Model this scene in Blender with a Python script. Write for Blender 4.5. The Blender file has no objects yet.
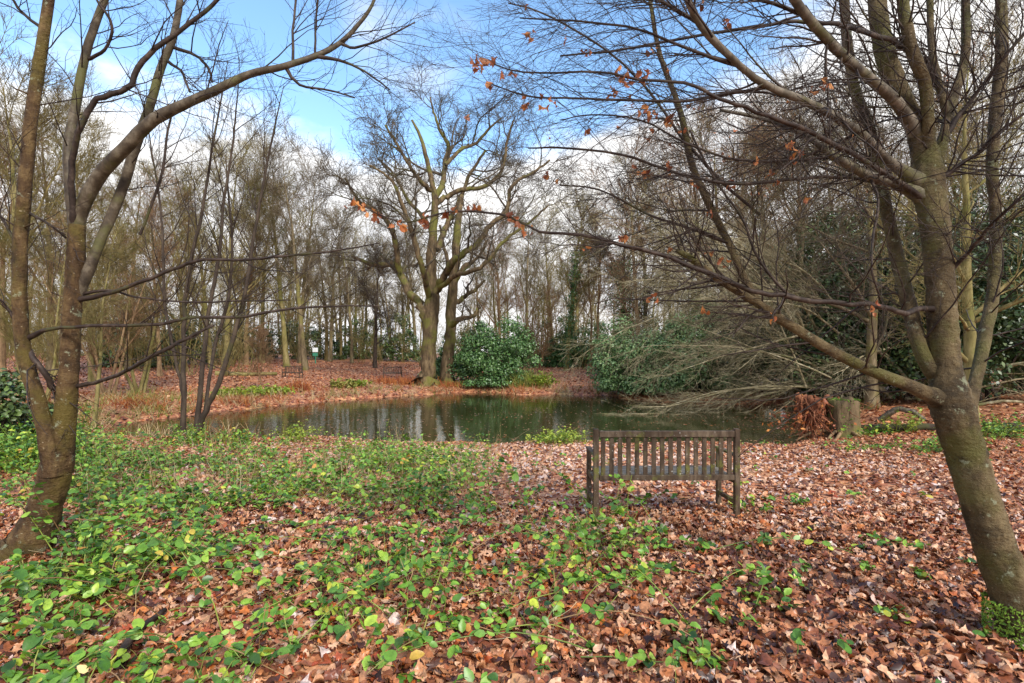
import bpy, math
import numpy as np
rng = np.random.default_rng(11)
R = math.radians
# ------------------------------------------------------------------ camera, world, sun, exposure
F = 500.0; CX = 512.0; HY = 356.0; H = 1.6          # focal length in pixels, horizon row, eye height
W_, H_ = 1024, 683
scn = bpy.context.scene
col = scn.collection
cam = bpy.data.objects.new('camera', bpy.data.cameras.new('camera'))
cam.data.sensor_width = 36; cam.data.lens = F / W_ * 36
cam.data.shift_y = (HY - H_ / 2) / W_
cam.location = (0, 0, H); cam.rotation_euler = (R(90), 0, 0)
cam.data.clip_start = 0.05; cam.data.clip_end = 3000
col.objects.link(cam); scn.camera = cam

SUN_EL, SUN_AZ = 38.0, 150.0     # azimuth clockwise from +Y: the sun stands behind the camera, a little to the right
wd = bpy.data.worlds.new('World'); scn.world = wd; wd.use_nodes = True
nt = wd.node_tree; nt.nodes.clear(); N = nt.nodes.new; Lk = nt.links.new
out = N('ShaderNodeOutputWorld'); bg = N('ShaderNodeBackground'); bg.inputs[1].default_value = 0.1
sky = N('ShaderNodeTexSky'); sky.sky_type = 'NISHITA'; sky.sun_disc = False
sky.sun_elevation = R(SUN_EL); sky.sun_rotation = R(SUN_AZ); sky.air_density = 1.3; sky.ozone_density = 2.0; sky.dust_density = 0.3
tc = N('ShaderNodeTexCoord'); sep = N('ShaderNodeSeparateXYZ'); Lk(tc.outputs['Generated'], sep.inputs[0])
mp = N('ShaderNodeMapping'); mp.inputs['Scale'].default_value = (1, 1, 2.2); Lk(tc.outputs['Generated'], mp.inputs[0])
nz = N('ShaderNodeTexNoise'); nz.inputs['Scale'].default_value = 3.2; nz.inputs['Detail'].default_value = 9; nz.inputs['Roughness'].default_value = 0.55
Lk(mp.outputs[0], nz.inputs['Vector'])
def M(op, a, b=None, c=None, tree=None):
    n = (tree or nt).nodes.new('ShaderNodeMath'); n.operation = op
    for i, v in enumerate((a, b, c)):
        if v is None: continue
        if isinstance(v, (int, float)): n.inputs[i].default_value = v
        else: (tree or nt).links.new(v, n.inputs[i])
    return n.outputs[0]
def MR(v, a, b, c=0, d=1, tree=None, smooth=True):
    n = (tree or nt).nodes.new('ShaderNodeMapRange'); n.interpolation_type = 'SMOOTHSTEP' if smooth else 'LINEAR'
    (tree or nt).links.new(v, n.inputs[0])
    for i, x in enumerate((a, b, c, d)): n.inputs[1 + i].default_value = x
    return n.outputs[0]
edge = M('SUBTRACT', M('ADD', sep.outputs[2], M('MULTIPLY', M('SUBTRACT', nz.outputs['Fac'], 0.5), 0.30)), M('ADD', M('MULTIPLY', M('MAXIMUM', M('SUBTRACT', sep.outputs[0], 0.12), 0.0), 0.5), M('MULTIPLY', M('MAXIMUM', M('SUBTRACT', -0.1, sep.outputs[0]), 0.0), 0.06)))
low = MR(edge, 0.325, 0.385, 1, 0)
v = np.array([-100, 500, 330.]); v /= np.linalg.norm(v)
dp = N('ShaderNodeVectorMath'); dp.operation = 'DOT_PRODUCT'; Lk(tc.outputs['Generated'], dp.inputs[0]); dp.inputs[1].default_value = tuple(v)
spot = M('MULTIPLY', MR(dp.outputs['Value'], 0.992, 0.9995), MR(nz.outputs['Fac'], 0.36, 0.62))
back = MR(sep.outputs[1], -0.1, 0.35, 0.6, 0)            # broken cloud over and behind the viewer
mask = M('MAXIMUM', M('MAXIMUM', low, M('MULTIPLY', spot, 0.8)), back)
nz2 = N('ShaderNodeTexNoise'); nz2.inputs['Scale'].default_value = 5; nz2.inputs['Detail'].default_value = 6; Lk(mp.outputs[0], nz2.inputs['Vector'])
cr = N('ShaderNodeValToRGB'); Lk(nz2.outputs['Fac'], cr.inputs[0])
cr.color_ramp.elements[0].position = 0.35; cr.color_ramp.elements[0].color = (5.6, 5.65, 5.8, 1)
cr.color_ramp.elements[1].position = 0.62; cr.color_ramp.elements[1].color = (7.3, 7.2, 7.1, 1)
hs = N('ShaderNodeHueSaturation'); hs.inputs['Saturation'].default_value = 1.12; hs.inputs['Value'].default_value = 1.75; Lk(sky.outputs[0], hs.inputs['Color'])
mx = N('ShaderNodeMix'); mx.data_type = 'RGBA'; Lk(mask, mx.inputs['Factor']); Lk(hs.outputs[0], mx.inputs['A']); Lk(cr.outputs[0], mx.inputs['B'])
Lk(mx.outputs['Result'], bg.inputs[0]); Lk(bg.outputs[0], out.inputs[0])
sl = bpy.data.lights.new('sun', 'SUN'); sl.energy = 2.3; sl.angle = R(11); sl.color = (1, .95, .87)
so = bpy.data.objects.new('sun', sl); col.objects.link(so)
so.rotation_euler = (R(90 - SUN_EL), 0, R(180 - SUN_AZ) + math.pi * 0)
scn.view_settings.view_transform = 'Standard'; scn.view_settings.look = 'None'
scn.view_settings.gamma = 1; scn.view_settings.exposure = 0.97; scn.view_settings.use_curve_mapping = False
scn.cycles.max_bounces = 5; scn.cycles.diffuse_bounces = 3; scn.cycles.transparent_max_bounces = 4

# ------------------------------------------------------------------ helpers
def at(px, py, Y): return np.array([(px - CX) / F * Y, Y, H + (HY - py) / F * Y])
def tag(o, label=None, cat=None, group=None, kind=None):
    if label: o['label'] = label
    if cat: o['category'] = cat
    if group: o['group'] = group
    if kind: o['kind'] = kind
    return o
def link(o, parent=None):
    col.objects.link(o)
    if parent is not None: o.parent = parent
    return o
def empty(name, loc=(0, 0, 0)):
    o = bpy.data.objects.new(name, None); o.location = loc; o.empty_display_size = .2; return link(o)
def mesh_np(name, V, Fc, mat, parent=None, smooth=False, rnd=None, origin=None):
    """V (n,3); Fc list of (m,k) index arrays; origin: world point the vertices are made relative to"""
    V = np.asarray(V, dtype=np.float32)
    if origin is not None: V = V - np.asarray(origin, dtype=np.float32)
    me = bpy.data.meshes.new(name)
    me.vertices.add(len(V)); me.vertices.foreach_set('co', V.ravel())
    loops = np.concatenate([f.ravel() for f in Fc]); cnt = np.concatenate([np.full(len(f), f.shape[1]) for f in Fc])
    me.loops.add(len(loops)); me.loops.foreach_set('vertex_index', loops.astype(np.int32))
    me.polygons.add(len(cnt)); st = np.concatenate([[0], np.cumsum(cnt)[:-1]])
    me.polygons.foreach_set('loop_start', st.astype(np.int32))
    if smooth: me.polygons.foreach_set('use_smooth', np.ones(len(cnt), dtype=bool))
    if rnd is not None:
        a = me.attributes.new('rnd', 'FLOAT', 'POINT'); a.data.foreach_set('value', np.asarray(rnd, dtype=np.float32))
    me.update(calc_edges=True); me.validate()
    if mat: me.materials.append(mat)
    o = bpy.data.objects.new(name, me); link(o, parent)
    if parent is None and origin is not None: o.location = tuple(float(c) for c in origin)
    return o
def norm(a): return a / np.maximum(np.linalg.norm(a, axis=-1, keepdims=True), 1e-9)

class Tubes:
    def __init__(s): s.g = {}
    def add(s, P, Rr, sides):                       # P (B,n,3) Rr (B,n)
        P = np.asarray(P, float); Rr = np.asarray(Rr, float)
        if P.ndim == 2: P = P[None]; Rr = Rr[None]
        s.g.setdefault((P.shape[1], sides), []).append((P, Rr)); return s
    def build(s, name, mat, parent=None, origin=None, bumpy=0.0):
        Vs, Fs, Rn, off = [], [], [], 0
        for (n, k), lst in s.g.items():
            P = np.concatenate([a for a, b in lst]); Rr = np.concatenate([b for a, b in lst]); B = len(P)
            T = norm(np.gradient(P, axis=1)); ch = norm(P[:, -1] - P[:, 0])
            ref = np.where(np.abs(ch[:, 2:3]) < 0.6, np.array([[0, 0, 1.]]), np.array([[0.9, .43, 0]]))[:, None]
            U = norm(np.cross(T, ref)); Wd = np.cross(T, U)
            ang = np.arange(k) / k * 2 * np.pi
            rr = Rr[:, :, None, None] * np.ones((1, 1, k, 1))
            if bumpy: rr = rr * (1 + bumpy * rng.normal(size=rr.shape) * (rr > .008))
            V = P[:, :, None] + rr * (np.cos(ang)[None, None, :, None] * U[:, :, None] + np.sin(ang)[None, None, :, None] * Wd[:, :, None])
            Vs.append(V.reshape(-1, 3)); Rn.append(np.repeat(rng.random(B), n * k))
            b = np.arange(B)[:, None, None] * n * k; i = np.arange(n - 1)[None, :, None] * k; j = np.arange(k)[None, None, :]; j2 = (j + 1) % k
            q = np.stack([b + i + j, b + i + j2, b + i + k + j2, b + i + k + j], -1).reshape(-1, 4) + off
            Fs.append(q)
            if k > 3:
                cap = (np.arange(B)[:, None] * n * k + (n - 1) * k + np.arange(k)[None]) + off; Fs.append(cap)
            off += B * n * k
        return mesh_np(name, np.concatenate(Vs), Fs, mat, parent, True, np.concatenate(Rn), origin)
def paths(P0, D0, Ln, n, wander, trop=(0, 0, 0), r=rng):
    B = len(P0); P = np.zeros((B, n, 3)); P[:, 0] = P0; d = norm(D0); st = (np.asarray(Ln) / (n - 1))[:, None]; tr = np.asarray(trop, float)
    for i in range(1, n):
        P[:, i] = P[:, i - 1] + d * st
        d = norm(d + r.normal(size=(B, 3)) * wander + tr)
    return P
def grow(P, Rr, k, tr, ang, ln, n, wander, trop=(0, 0, 0), rf=0.55, tip=0.4, rmax=9, rmin=0.001, lnvar=.35, taper=0.4, r=rng, bias=None):
    """k children from each of B parents; ang in degrees (lo, hi); ln absolute length"""
    B, m, _ = P.shape; Mn = B * k
    idx = np.repeat(np.arange(B), k)
    t = tr[0] + (tr[1] - tr[0]) * (np.tile((np.arange(k) + .5) / k, B) + r.normal(size=Mn) * .5 / k); t = np.clip(t, tr[0], .995)
    f = t * (m - 1); i = np.minimum(f.astype(int), m - 2); a = (f - i)[:, None]
    pos = P[idx, i] * (1 - a) + P[idx, i + 1] * a; d = norm(P[idx, i + 1] - P[idx, i])
    pr = Rr[idx, i] * (1 - a[:, 0]) + Rr[idx, i + 1] * a[:, 0]
    q = norm(np.cross(d, r.normal(size=(Mn, 3))))
    an = np.radians(r.uniform(ang[0], ang[1], Mn))[:, None]
    nd = norm(d * np.cos(an) + q * np.sin(an))
    if bias is not None: nd = norm(nd + np.asarray(bias))
    L = ln * (1 - taper * t) * np.clip(1 + r.normal(size=Mn) * lnvar, .3, 2)
    C = paths(pos, nd, L, n, wander, trop, r)
    r0 = np.clip(pr * rf * r.uniform(.7, 1.1, Mn), rmin, rmax)
    Rc = r0[:, None] * np.linspace(1, tip, n)[None]
    return C, Rc

# leaf scatter -------------------------------------------------------
def leaf_tpl(kind):
    if kind == 'oak':
        a = np.linspace(0, 2 * np.pi, 19)[:-1]; rad = (.5 + .17 * np.cos(a * 7)) * (1 - .25 * np.abs(np.sin(a)))
        x = np.cos(a) * rad; y = np.sin(a) * rad * .8
    elif kind == 'maple':
        a = np.linspace(0, 2 * np.pi, 21)[:-1]; rad = .34 + .2 * np.maximum(0, np.cos(a * 5)) + .06 * np.cos(a)
        x = np.cos(a) * rad; y = np.sin(a) * rad
    elif kind == 'oval':
        a = np.linspace(0, 2 * np.pi, 9)[:-1]; x = np.cos(a) * .5; y = np.sign(np.sin(a)) * np.abs(np.sin(a)) ** 1.35 * .31 * (1 - .3 * np.cos(a))
    elif kind == 'heart':
        a = np.linspace(0, 2 * np.pi, 11)[:-1]; x = np.cos(a) * .5; y = np.sin(a) * .42 * (1 - .3 * np.cos(a))
    else:
        x = np.array([.5, 0, -.5, 0]); y = np.array([0, .26, 0, -.26])
        V = np.stack([x, y, np.array([0, .07, 0, .07])], 1); return V, np.array([[0, 1, 2, 3]])
    V = np.stack([x, y, np.zeros_like(x)], 1); V = np.vstack([V, [[0, 0, 0]]]); n = len(x)
    V[:, 2] = .55 * np.abs(V[:, 1]) ** 1.2 - .35 * V[:, 0] ** 2 + .03 * np.sin(V[:, 0] * 17 + V[:, 1] * 9)
    return V, np.array([[i, (i + 1) % n, n] for i in range(n)])
TPL = {k: leaf_tpl(k) for k in ('oak', 'maple', 'oval', 'heart', 'rhomb')}
def leaves(pos, nrm, size, kind, r=rng, curl=None, dirv=None, crump=0):
    V, Fc = TPL[kind]; n = len(pos); nrm = norm(nrm)
    t = norm(np.cross(nrm, r.normal(size=(n, 3)) if dirv is None else np.cross(dirv, nrm))); b = np.cross(nrm, t)
    if dirv is not None: t, b = b, t
    c = np.ones(n) if curl is None else curl
    size = np.broadcast_to(size, (n,))
    Vv = pos[:, None] + size[:, None, None] * (V[None, :, 0:1] * t[:, None] + V[None, :, 1:2] * b[:, None] + (V[None, :, 2:3] * c[:, None, None] + crump * r.normal(size=(n, len(V), 1))) * nrm[:, None])
    Ff = (Fc[None] + (np.arange(n) * len(V))[:, None, None]).reshape(-1, Fc.shape[1])
    return Vv.reshape(-1, 3), Ff, len(V)
def leaf_obj(name, parts, mat, parent=None, origin=None):
    """parts: list of (V, F, vper, rnd)"""
    Vs, Fs, Rs, off = [], [], [], 0
    for V, Fc, vp, rd in parts:
        Vs.append(V); Fs.append(Fc + off); Rs.append(np.repeat(rd, vp)); off += len(V)
    return mesh_np(name, np.concatenate(Vs), Fs, mat, parent, False, np.concatenate(Rs), origin)

# ------------------------------------------------------------------ ground shape
WZ = -0.9
pond_px = [(92, 431), (110, 437), (165, 440), (240, 441), (340, 440), (420, 445), (500, 446), (560, 443), (640, 446), (720, 445), (792, 447), (806, 440), (802, 425), (812, 412), (790, 405),
           (720, 404), (660, 402), (625, 399), (604, 395), (590, 395.5), (548, 394), (520, 395), (500, 393), (470, 392.5), (455, 393), (428, 395), (390, 397), (345, 400), (300, 404), (250, 409), (215, 412), (160, 419), (115, 425)]
pond = np.array([((px - CX) / F * (H - WZ) * F / (py - HY), (H - WZ) * F / (py - HY)) for px, py in pond_px])
def vnoise(x, y, s, seed=0):
    x = x * s + seed * 17.3; y = y * s + seed * 9.1
    return (np.sin(x * 1.7 + np.sin(y * 1.3) * 1.5) + np.sin(y * 1.9 + np.cos(x * 1.1) * 1.7 + 2) + .6 * np.sin(x * 3.7 + y * 2.9) + .5 * np.cos(y * 4.3 - x * 3.1 + np.sin(x * 2))) / 3.1
def sdf(x, y):
    x = np.asarray(x, float); y = np.asarray(y, float); d = np.full(x.shape, 1e9); ins = np.zeros(x.shape, bool)
    n = len(pond)
    for i in range(n):
        ax, ay = pond[i]; bx, by = pond[(i + 1) % n]
        ex, ey = bx - ax, by - ay; t = np.clip(((x - ax) * ex + (y - ay) * ey) / (ex * ex + ey * ey), 0, 1)
        d = np.minimum(d, np.hypot(x - ax - t * ex, y - ay - t * ey))
        c = ((ay > y) != (by > y)) & (x < (bx - ax) * (y - ay) / (by - ay + 1e-12) + ax); ins ^= c
    return np.where(ins, -d, d)
def gz(x, y):
    x = np.asarray(x, float); y = np.asarray(y, float)
    d = sdf(x, y) + .25 * vnoise(x, y, 1.1, 3) * np.clip(y / 14, 0, 1)
    near = 1 / (1 + np.exp((y - 17 - .15 * x) * .5))
    zn = WZ + .12 * (1 - np.exp(-np.maximum(d, 0) * 3)) + .09 * np.maximum(d, 0)
    zn = -np.log1p(np.exp(-(zn) * 9)) / 9 + .0                     # soft clamp at 0
    zf = WZ + .28 * (1 - np.exp(-np.maximum(d, 0) * 1.6)) + .043 * np.minimum(np.maximum(d, 0), 60) + np.where(x > 8, .03 * np.clip(d, 0, 12), 0)
    z = near * zn + (1 - near) * zf
    z = z + .035 * vnoise(x, y, .9, 1) * np.clip(d, 0, 1) + .015 * vnoise(x, y, 3.3, 2) * np.clip(d, 0, 1)
    z = z + np.clip((y - 42) / 60, 0, 1) * .35 * vnoise(x, y, .06, 5)
    return np.where(d < 0, WZ + .5 * np.maximum(d, -1.6) - .02, z)
def gpt(px, Y):
    x = (px - CX) / F * Y; return np.array([x, Y, float(gz(x, Y))])

# ------------------------------------------------------------------ materials
def new_mat(name):
    m = bpy.data.materials.new(name); m.use_nodes = True; t = m.node_tree; t.nodes.clear()
    o = t.nodes.new('ShaderNodeOutputMaterial'); p = t.nodes.new('ShaderNodeBsdfPrincipled'); t.links.new(p.outputs[0], o.inputs[0]); return m, t, p
def ramp(t, fac, stops, interp='LINEAR'):
    n = t.nodes.new('ShaderNodeValToRGB'); e = n.color_ramp.elements; n.color_ramp.interpolation = interp
    while len(e) < len(stops): e.new(.5)
    for i, (p, c) in enumerate(stops): e[i].position = p; e[i].color = (*c, 1)
    t.links.new(fac, n.inputs[0]); return n.outputs[0]
def noise(t, scale, detail=6, rough=.6, vec=None, sc=None):
    c = t.nodes.new('ShaderNodeTexCoord').outputs['Object'] if vec is None else vec
    if sc is not None:
        mpn = t.nodes.new('ShaderNodeMapping'); mpn.inputs['Scale'].default_value = sc; t.links.new(c, mpn.inputs[0]); c = mpn.outputs[0]
    n = t.nodes.new('ShaderNodeTexNoise'); n.inputs['Scale'].default_value = scale; n.inputs['Detail'].default_value = detail; n.inputs['Roughness'].default_value = rough
    t.links.new(c, n.inputs['Vector']); return n.outputs['Fac']
def mix(t, f, a, b, mode='MIX'):
    n = t.nodes.new('ShaderNodeMix'); n.data_type = 'RGBA'; n.blend_type = mode
    for s, v_ in (('Factor', f), ('A', a), ('B', b)):
        if isinstance(v_, (int, float)): n.inputs[s].default_value = v_
        elif isinstance(v_, tuple): n.inputs[s].default_value = (*v_, 1)
        else: t.links.new(v_, n.inputs[s])
    return n.outputs['Result']
def bump(t, p, h, dist, strength=1):
    b = t.nodes.new('ShaderNodeBump'); b.inputs['Distance'].default_value = dist; b.inputs['Strength'].default_value = strength
    t.links.new(h, b.inputs['Height']); t.links.new(b.outputs[0], p.inputs['Normal'])
def attr(t, nm='rnd'):
    n = t.nodes.new('ShaderNodeAttribute'); n.attribute_name = nm; return n.outputs['Fac']
def bark(name, dark, mid, light, moss=(.09, .10, .02), moss_amt=.5, scale=8, stretch=(1, 1, .25), bd=.01, rough=.8, lent=None):
    m, t, p = new_mat(name)
    n1 = noise(t, scale, 9, .65, sc=stretch); n2 = noise(t, scale * .22, 5, .6)
    c = ramp(t, n1, [(.32, dark), (.5, mid), (.68, light)])
    mf = MR(n2, .62 - moss_amt * .25, .72 - moss_amt * .15, 0, .8, tree=t)
    c = mix(t, mf, c, moss)
    h = n1
    if lent:
        n3 = noise(t, 34, 3, .5, sc=(1, 1, 2.4)); lf = MR(n3, .70, .73, 0, .7, tree=t); dk = MR(noise(t, 3.2, 7, .7), .52, .66, 0, .75, tree=t); c = mix(t, dk, c, tuple(q * .8 for q in dark)); lc = MR(noise(t, 13, 6, .7), .60, .66, 0, .6, tree=t); c = mix(t, lc, c, (.27, .29, .19)); c = mix(t, lf, c, lent)
        n4 = noise(t, 26, 6, .65, sc=(1, 1, 1.7)); h = M('ADD', n1, M('MULTIPLY', n4, .7, tree=t), tree=t)
    t.links.new(c, p.inputs['Base Color']); p.inputs['Roughness'].default_value = rough; p.inputs['Specular IOR Level'].default_value = .22
    bump(t, p, h, bd); return m
def leafmat(name, stops, rough=.45, trans=.0, coord_var=0.25, spec=.5, vscale=30):
    m, t, p = new_mat(name)
    f = attr(t); c = ramp(t, f, stops)
    n1 = noise(t, vscale, 4, .6); v_ = MR(n1, .3, .7, 1 - coord_var, 1 + coord_var, tree=t, smooth=False)
    c = mix(t, 1.0, c, v_, 'MULTIPLY'); t.links.new(c, p.inputs['Base Color'])
    p.inputs['Roughness'].default_value = rough; p.inputs['Specular IOR Level'].default_value = spec
    if trans:
        o = [n for n in t.nodes if n.type == 'OUTPUT_MATERIAL'][0]; tr = t.nodes.new('ShaderNodeBsdfTranslucent'); t.links.new(c, tr.inputs[0])
        ms = t.nodes.new('ShaderNodeMixShader'); ms.inputs[0].default_value = trans; t.links.new(p.outputs[0], ms.inputs[1]); t.links.new(tr.outputs[0], ms.inputs[2]); t.links.new(ms.outputs[0], o.inputs[0])
    return m
LITTER = [(0, (.022, .009, .006)), (.2, (.085, .026, .013)), (.34, (.21, .062, .028)), (.5, (.37, .135, .052)), (.65, (.49, .235, .115)), (.76, (.58, .355, .225)), (.81, (.52, .17, .035)), (.88, (.34, .06, .02)), (.94, (.27, .10, .04)), (1, (.70, .56, .50))]
m_litter = leafmat('wet_fallen_leaves', LITTER, .4, 0, .45, .5, 45)
m_litter_far = leafmat('fallen_leaves_bank', LITTER, .55, 0, .3, .4, 12)
m_bramble = leafmat('bramble_leaf', [(0, (.02, .06, .010)), (.3, (.065, .16, .02)), (.55, (.14, .29, .03)), (.8, (.28, .44, .05)), (.92, (.45, .50, .05)), (1, (.5, .25, .05))], .4, .15, .3, .5)
m_hangleaf = leafmat('dead_hanging_leaf', [(0, (.20, .05, .02)), (.5, (.42, .13, .04)), (1, (.62, .27, .08))], .5, .3)
m_rhodo = leafmat('rhododendron_leaf', [(0, (.03, .075, .02)), (.45, (.075, .16, .045)), (.8, (.14, .25, .07)), (1, (.17, .25, .11))], .36, .08, .2, .6, 5)
m_rhodo2 = leafmat('pale_rhododendron_leaf', [(0, (.05, .10, .035)), (.45, (.13, .24, .08)), (.8, (.23, .35, .12)), (1, (.25, .32, .18))], .38, .08, .2, .6, 5)
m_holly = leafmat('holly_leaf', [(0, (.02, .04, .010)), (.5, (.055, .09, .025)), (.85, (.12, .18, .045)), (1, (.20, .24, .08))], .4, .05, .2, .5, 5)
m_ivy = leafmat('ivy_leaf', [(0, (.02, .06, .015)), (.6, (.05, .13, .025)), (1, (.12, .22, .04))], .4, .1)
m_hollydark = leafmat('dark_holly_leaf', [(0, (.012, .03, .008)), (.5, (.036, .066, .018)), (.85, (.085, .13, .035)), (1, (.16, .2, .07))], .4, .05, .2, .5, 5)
m_lime = leafmat('lime_green_leaf', [(0, (.12, .20, .02)), (.6, (.27, .36, .04)), (1, (.46, .5, .07))], .45, .25)
m_grass = leafmat('olive_grass', [(0, (.10, .13, .02)), (.6, (.26, .28, .04)), (1, (.42, .36, .12))], .6, .2)
m_straw = leafmat('dry_straw', [(0, (.22, .13, .05)), (.6, (.45, .32, .15)), (1, (.62, .50, .30))], .6, .1)
m_fern = leafmat('rusty_fern', [(0, (.16, .03, .015)), (.5, (.36, .09, .025)), (1, (.55, .22, .05))], .6, .15)
m_moss = leafmat('bright_moss', [(0, (.06, .14, .01)), (1, (.22, .34, .03))], .8, .1)
m_green_stem = leafmat('green_stem', [(0, (.10, .16, .03)), (.6, (.28, .33, .06)), (.8, (.2, .1, .05)), (1, (.35, .22, .1))], .5)

b_right = bark('smooth_olive_bark', (.03, .02, .010), (.095, .065, .03), (.19, .14, .07), (.09, .085, .02), .65, 9, (1, 1, .5), .035, .65, (.36, .28, .18))
b_rlimb = bark('grey_smooth_bark', (.035, .027, .02), (.10, .082, .058), (.24, .20, .155), (.09, .085, .025), .45, 12, (1, 1, 1), .003, .6)
b_dark = bark('dark_twig_bark', (.014, .009, .007), (.035, .023, .018), (.085, .06, .045), (.06, .06, .02), .2, 14, (1, 1, 1), .002, .6)
b_left = bark('orange_brown_bark', (.022, .013, .007), (.075, .042, .018), (.17, .11, .045), (.10, .075, .015), .55, 10, (1, 1, .5), .025, .7, (.40, .33, .22))
b_lefthi = bark('brown_grey_bark', (.025, .018, .013), (.07, .052, .034), (.17, .14, .10), (.10, .10, .03), .5, 10, (1, 1, .8), .004, .6)
b_oak = bark('fissured_oak_bark', (.03, .02, .012), (.11, .075, .04), (.22, .155, .085), (.14, .14, .03), .6, 3.5, (1, 1, .3), .06, .85)
b_oaktwig = bark('dark_oak_twigs', (.035, .025, .018), (.085, .065, .045), (.15, .12, .085), (.10, .10, .03), .4, 3, (1, 1, .3), .02, .85)
b_olive = bark('mossy_olive_bark', (.08, .065, .025), (.21, .175, .065), (.32, .265, .13), (.14, .14, .035), .6, 3, (1, 1, .3), .02, .85)
b_grey = bark('grey_brown_bark', (.06, .045, .028), (.165, .125, .07), (.29, .23, .14), (.17, .16, .04), .6, 3, (1, 1, .3), .02, .85)
b_red = bark('red_brown_bark', (.08, .05, .028), (.23, .15, .08), (.36, .25, .14), (.18, .16, .05), .35, 3, (1, 1, .3), .02, .85)
b_black = bark('blackish_bark', (.02, .014, .01), (.045, .032, .024), (.09, .065, .045), (.06, .06, .02), .3, 5, (1, 1, .4), .01, .8)
b_pale = bark('pale_olive_twig', (.10, .08, .04), (.28, .235, .135), (.52, .46, .32), (.15, .16, .05), .3, 5, (1, 1, 1), .004, .7)

# ground
m, t, p = new_mat('leaf_strewn_earth')
tcn = t.nodes.new('ShaderNodeTexCoord').outputs['Object']
def vor(scale, w=0):
    n = t.nodes.new('ShaderNodeTexVoronoi'); n.inputs['Scale'].default_value = scale; n.inputs['Randomness'].default_value = 1
    d = t.nodes.new('ShaderNodeTexNoise'); d.inputs['Scale'].default_value = scale * 1.3; t.links.new(tcn, d.inputs['Vector'])
    a = t.nodes.new('ShaderNodeVectorMath'); a.operation = 'MULTIPLY_ADD'; t.links.new(d.outputs['Color'], a.inputs[0]); a.inputs[1].default_value = (.09,) * 3; t.links.new(tcn, a.inputs[2])
    t.links.new(a.outputs[0], n.inputs['Vector']); s = t.nodes.new('ShaderNodeSeparateColor'); t.links.new(n.outputs['Color'], s.inputs[0]); return s.outputs[0], n.outputs['Distance']
c1, d1 = vor(11); c2, d2 = vor(5)
base = ramp(t, M('ADD', M('MULTIPLY', c1, .65, tree=t), M('MULTIPLY', c2, .35, tree=t), tree=t), [(.05, (.06, .02, .012)), (.3, (.24, .075, .038)), (.55, (.44, .17, .075)), (.8, (.58, .30, .155)), (.95, (.62, .34, .13))])
n_big = noise(t, .35, 5, .6, vec=tcn); n_mid = noise(t, 2.1, 6, .65, vec=tcn)
base = mix(t, MR(n_mid, .56, .72, 0, .55, tree=t), base, (.12, .06, .04))
base = mix(t, MR(n_big, .60, .72, 0, .5, tree=t), base, (.20, .21, .06))
t.links.new(base, p.inputs['Base Color']); p.inputs['Roughness'].default_value = .55
bump(t, p, M('ADD', c1, M('MULTIPLY', n_mid, 2, tree=t), tree=t), .03)
m_ground = m
# water
m, t, p = new_mat('pond_water')
p.inputs['Base Color'].default_value = (.028, .028, .009, 1); p.inputs['Roughness'].default_value = .06; p.inputs['IOR'].default_value = 1.33; p.inputs['Specular IOR Level'].default_value = .65
h1 = noise(t, 1.2, 4, .55, sc=(1, 1.0, 1)); h2 = noise(t, 7, 3, .5)
bump(t, p, M('ADD', h1, M('MULTIPLY', h2, .12, tree=t), tree=t), .012); m_water = m

# ------------------------------------------------------------------ ground sheet and pond
def axis(lo, hi, n, c, k):
    u = np.linspace(-1, 1, n); s = np.sinh(u * k) / np.sinh(k); return c + np.where(s < 0, s * (c - lo), s * (hi - c))
xs = axis(-700, 700, 420, 0, 5.2); ys = np.sort(np.concatenate([np.linspace(-6, 1.5, 20), np.linspace(1.6, 18, 170), np.linspace(18.1, 60, 210), 60 + np.geomspace(.5, 900, 70)]))
gx, gy = np.meshgrid(xs, ys); zz = gz(gx, gy); nx, ny = len(xs), len(ys)
iy, ix = np.meshgrid(np.arange(ny - 1), np.arange(nx - 1), indexing='ij'); b0 = (iy * nx + ix).ravel()
tag(mesh_np('ground', np.stack([gx, gy, zz], -1).reshape(-1, 3), [np.stack([b0, b0 + 1, b0 + nx + 1, b0 + nx], 1)], m_ground, smooth=True), kind='structure')
lo, hi = pond.min(0) - 1, pond.max(0) + 1
wx, wy = np.meshgrid(np.linspace(lo[0], hi[0], 2), np.linspace(lo[1], hi[1], 2))
tag(mesh_np('pond_water', np.stack([wx, wy, np.full(wx.shape, WZ)], -1).reshape(-1, 3), [np.array([[0, 1, 3, 2]])], m_water), kind='structure')

# ------------------------------------------------------------------ leaf litter
def sample(n, y0, y1, wide=1.12, extra=.6):
    y = np.sqrt(rng.random(n) * (y1 ** 2 - y0 ** 2) + y0 ** 2); x = (rng.random(n) * 2 - 1) * (y * wide + extra); return x, y
def litter(n, y0, y1, kinds, smin, smax, tilt, lift, name, mat, wide=1.12, pale=True):
    parts = []
    for kd in kinds:
        x, y = sample(n // len(kinds), y0, y1, wide); d = sdf(x, y); ok = d > -.1; x, y = x[ok], y[ok]; z = gz(x, y) + rng.random(len(x)) ** 2 * lift + .004
        nn = rng.normal(size=(len(x), 3)) * tilt; nn[:, 2] = 1
        V, Fc, vp = leaves(np.stack([x, y, z], 1), nn, rng.uniform(smin, smax, len(x)), kd, curl=rng.uniform(-1.6, 2.0, len(x)), crump=.09)
        rd = np.clip(rng.beta(1.9, 1.5, len(x)) * .9 + .10 * vnoise(x, y, .7, 8), 0, .99)
        if pale:                                       # wet sheen round the bench, put into paler leaf colours
            pz = np.exp(-((y - 9.5) / 4) ** 2) * np.clip(1.25 - np.abs(x - .5) / 8, 0, 1); rd = np.where(rng.random(len(x)) < pz * .8, rng.choice([.72, .76, .97, .985, .66], len(x)), rd)
        parts.append((V, Fc, vp, rd))
    return tag(leaf_obj(name, parts, mat), kind='stuff')
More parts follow.
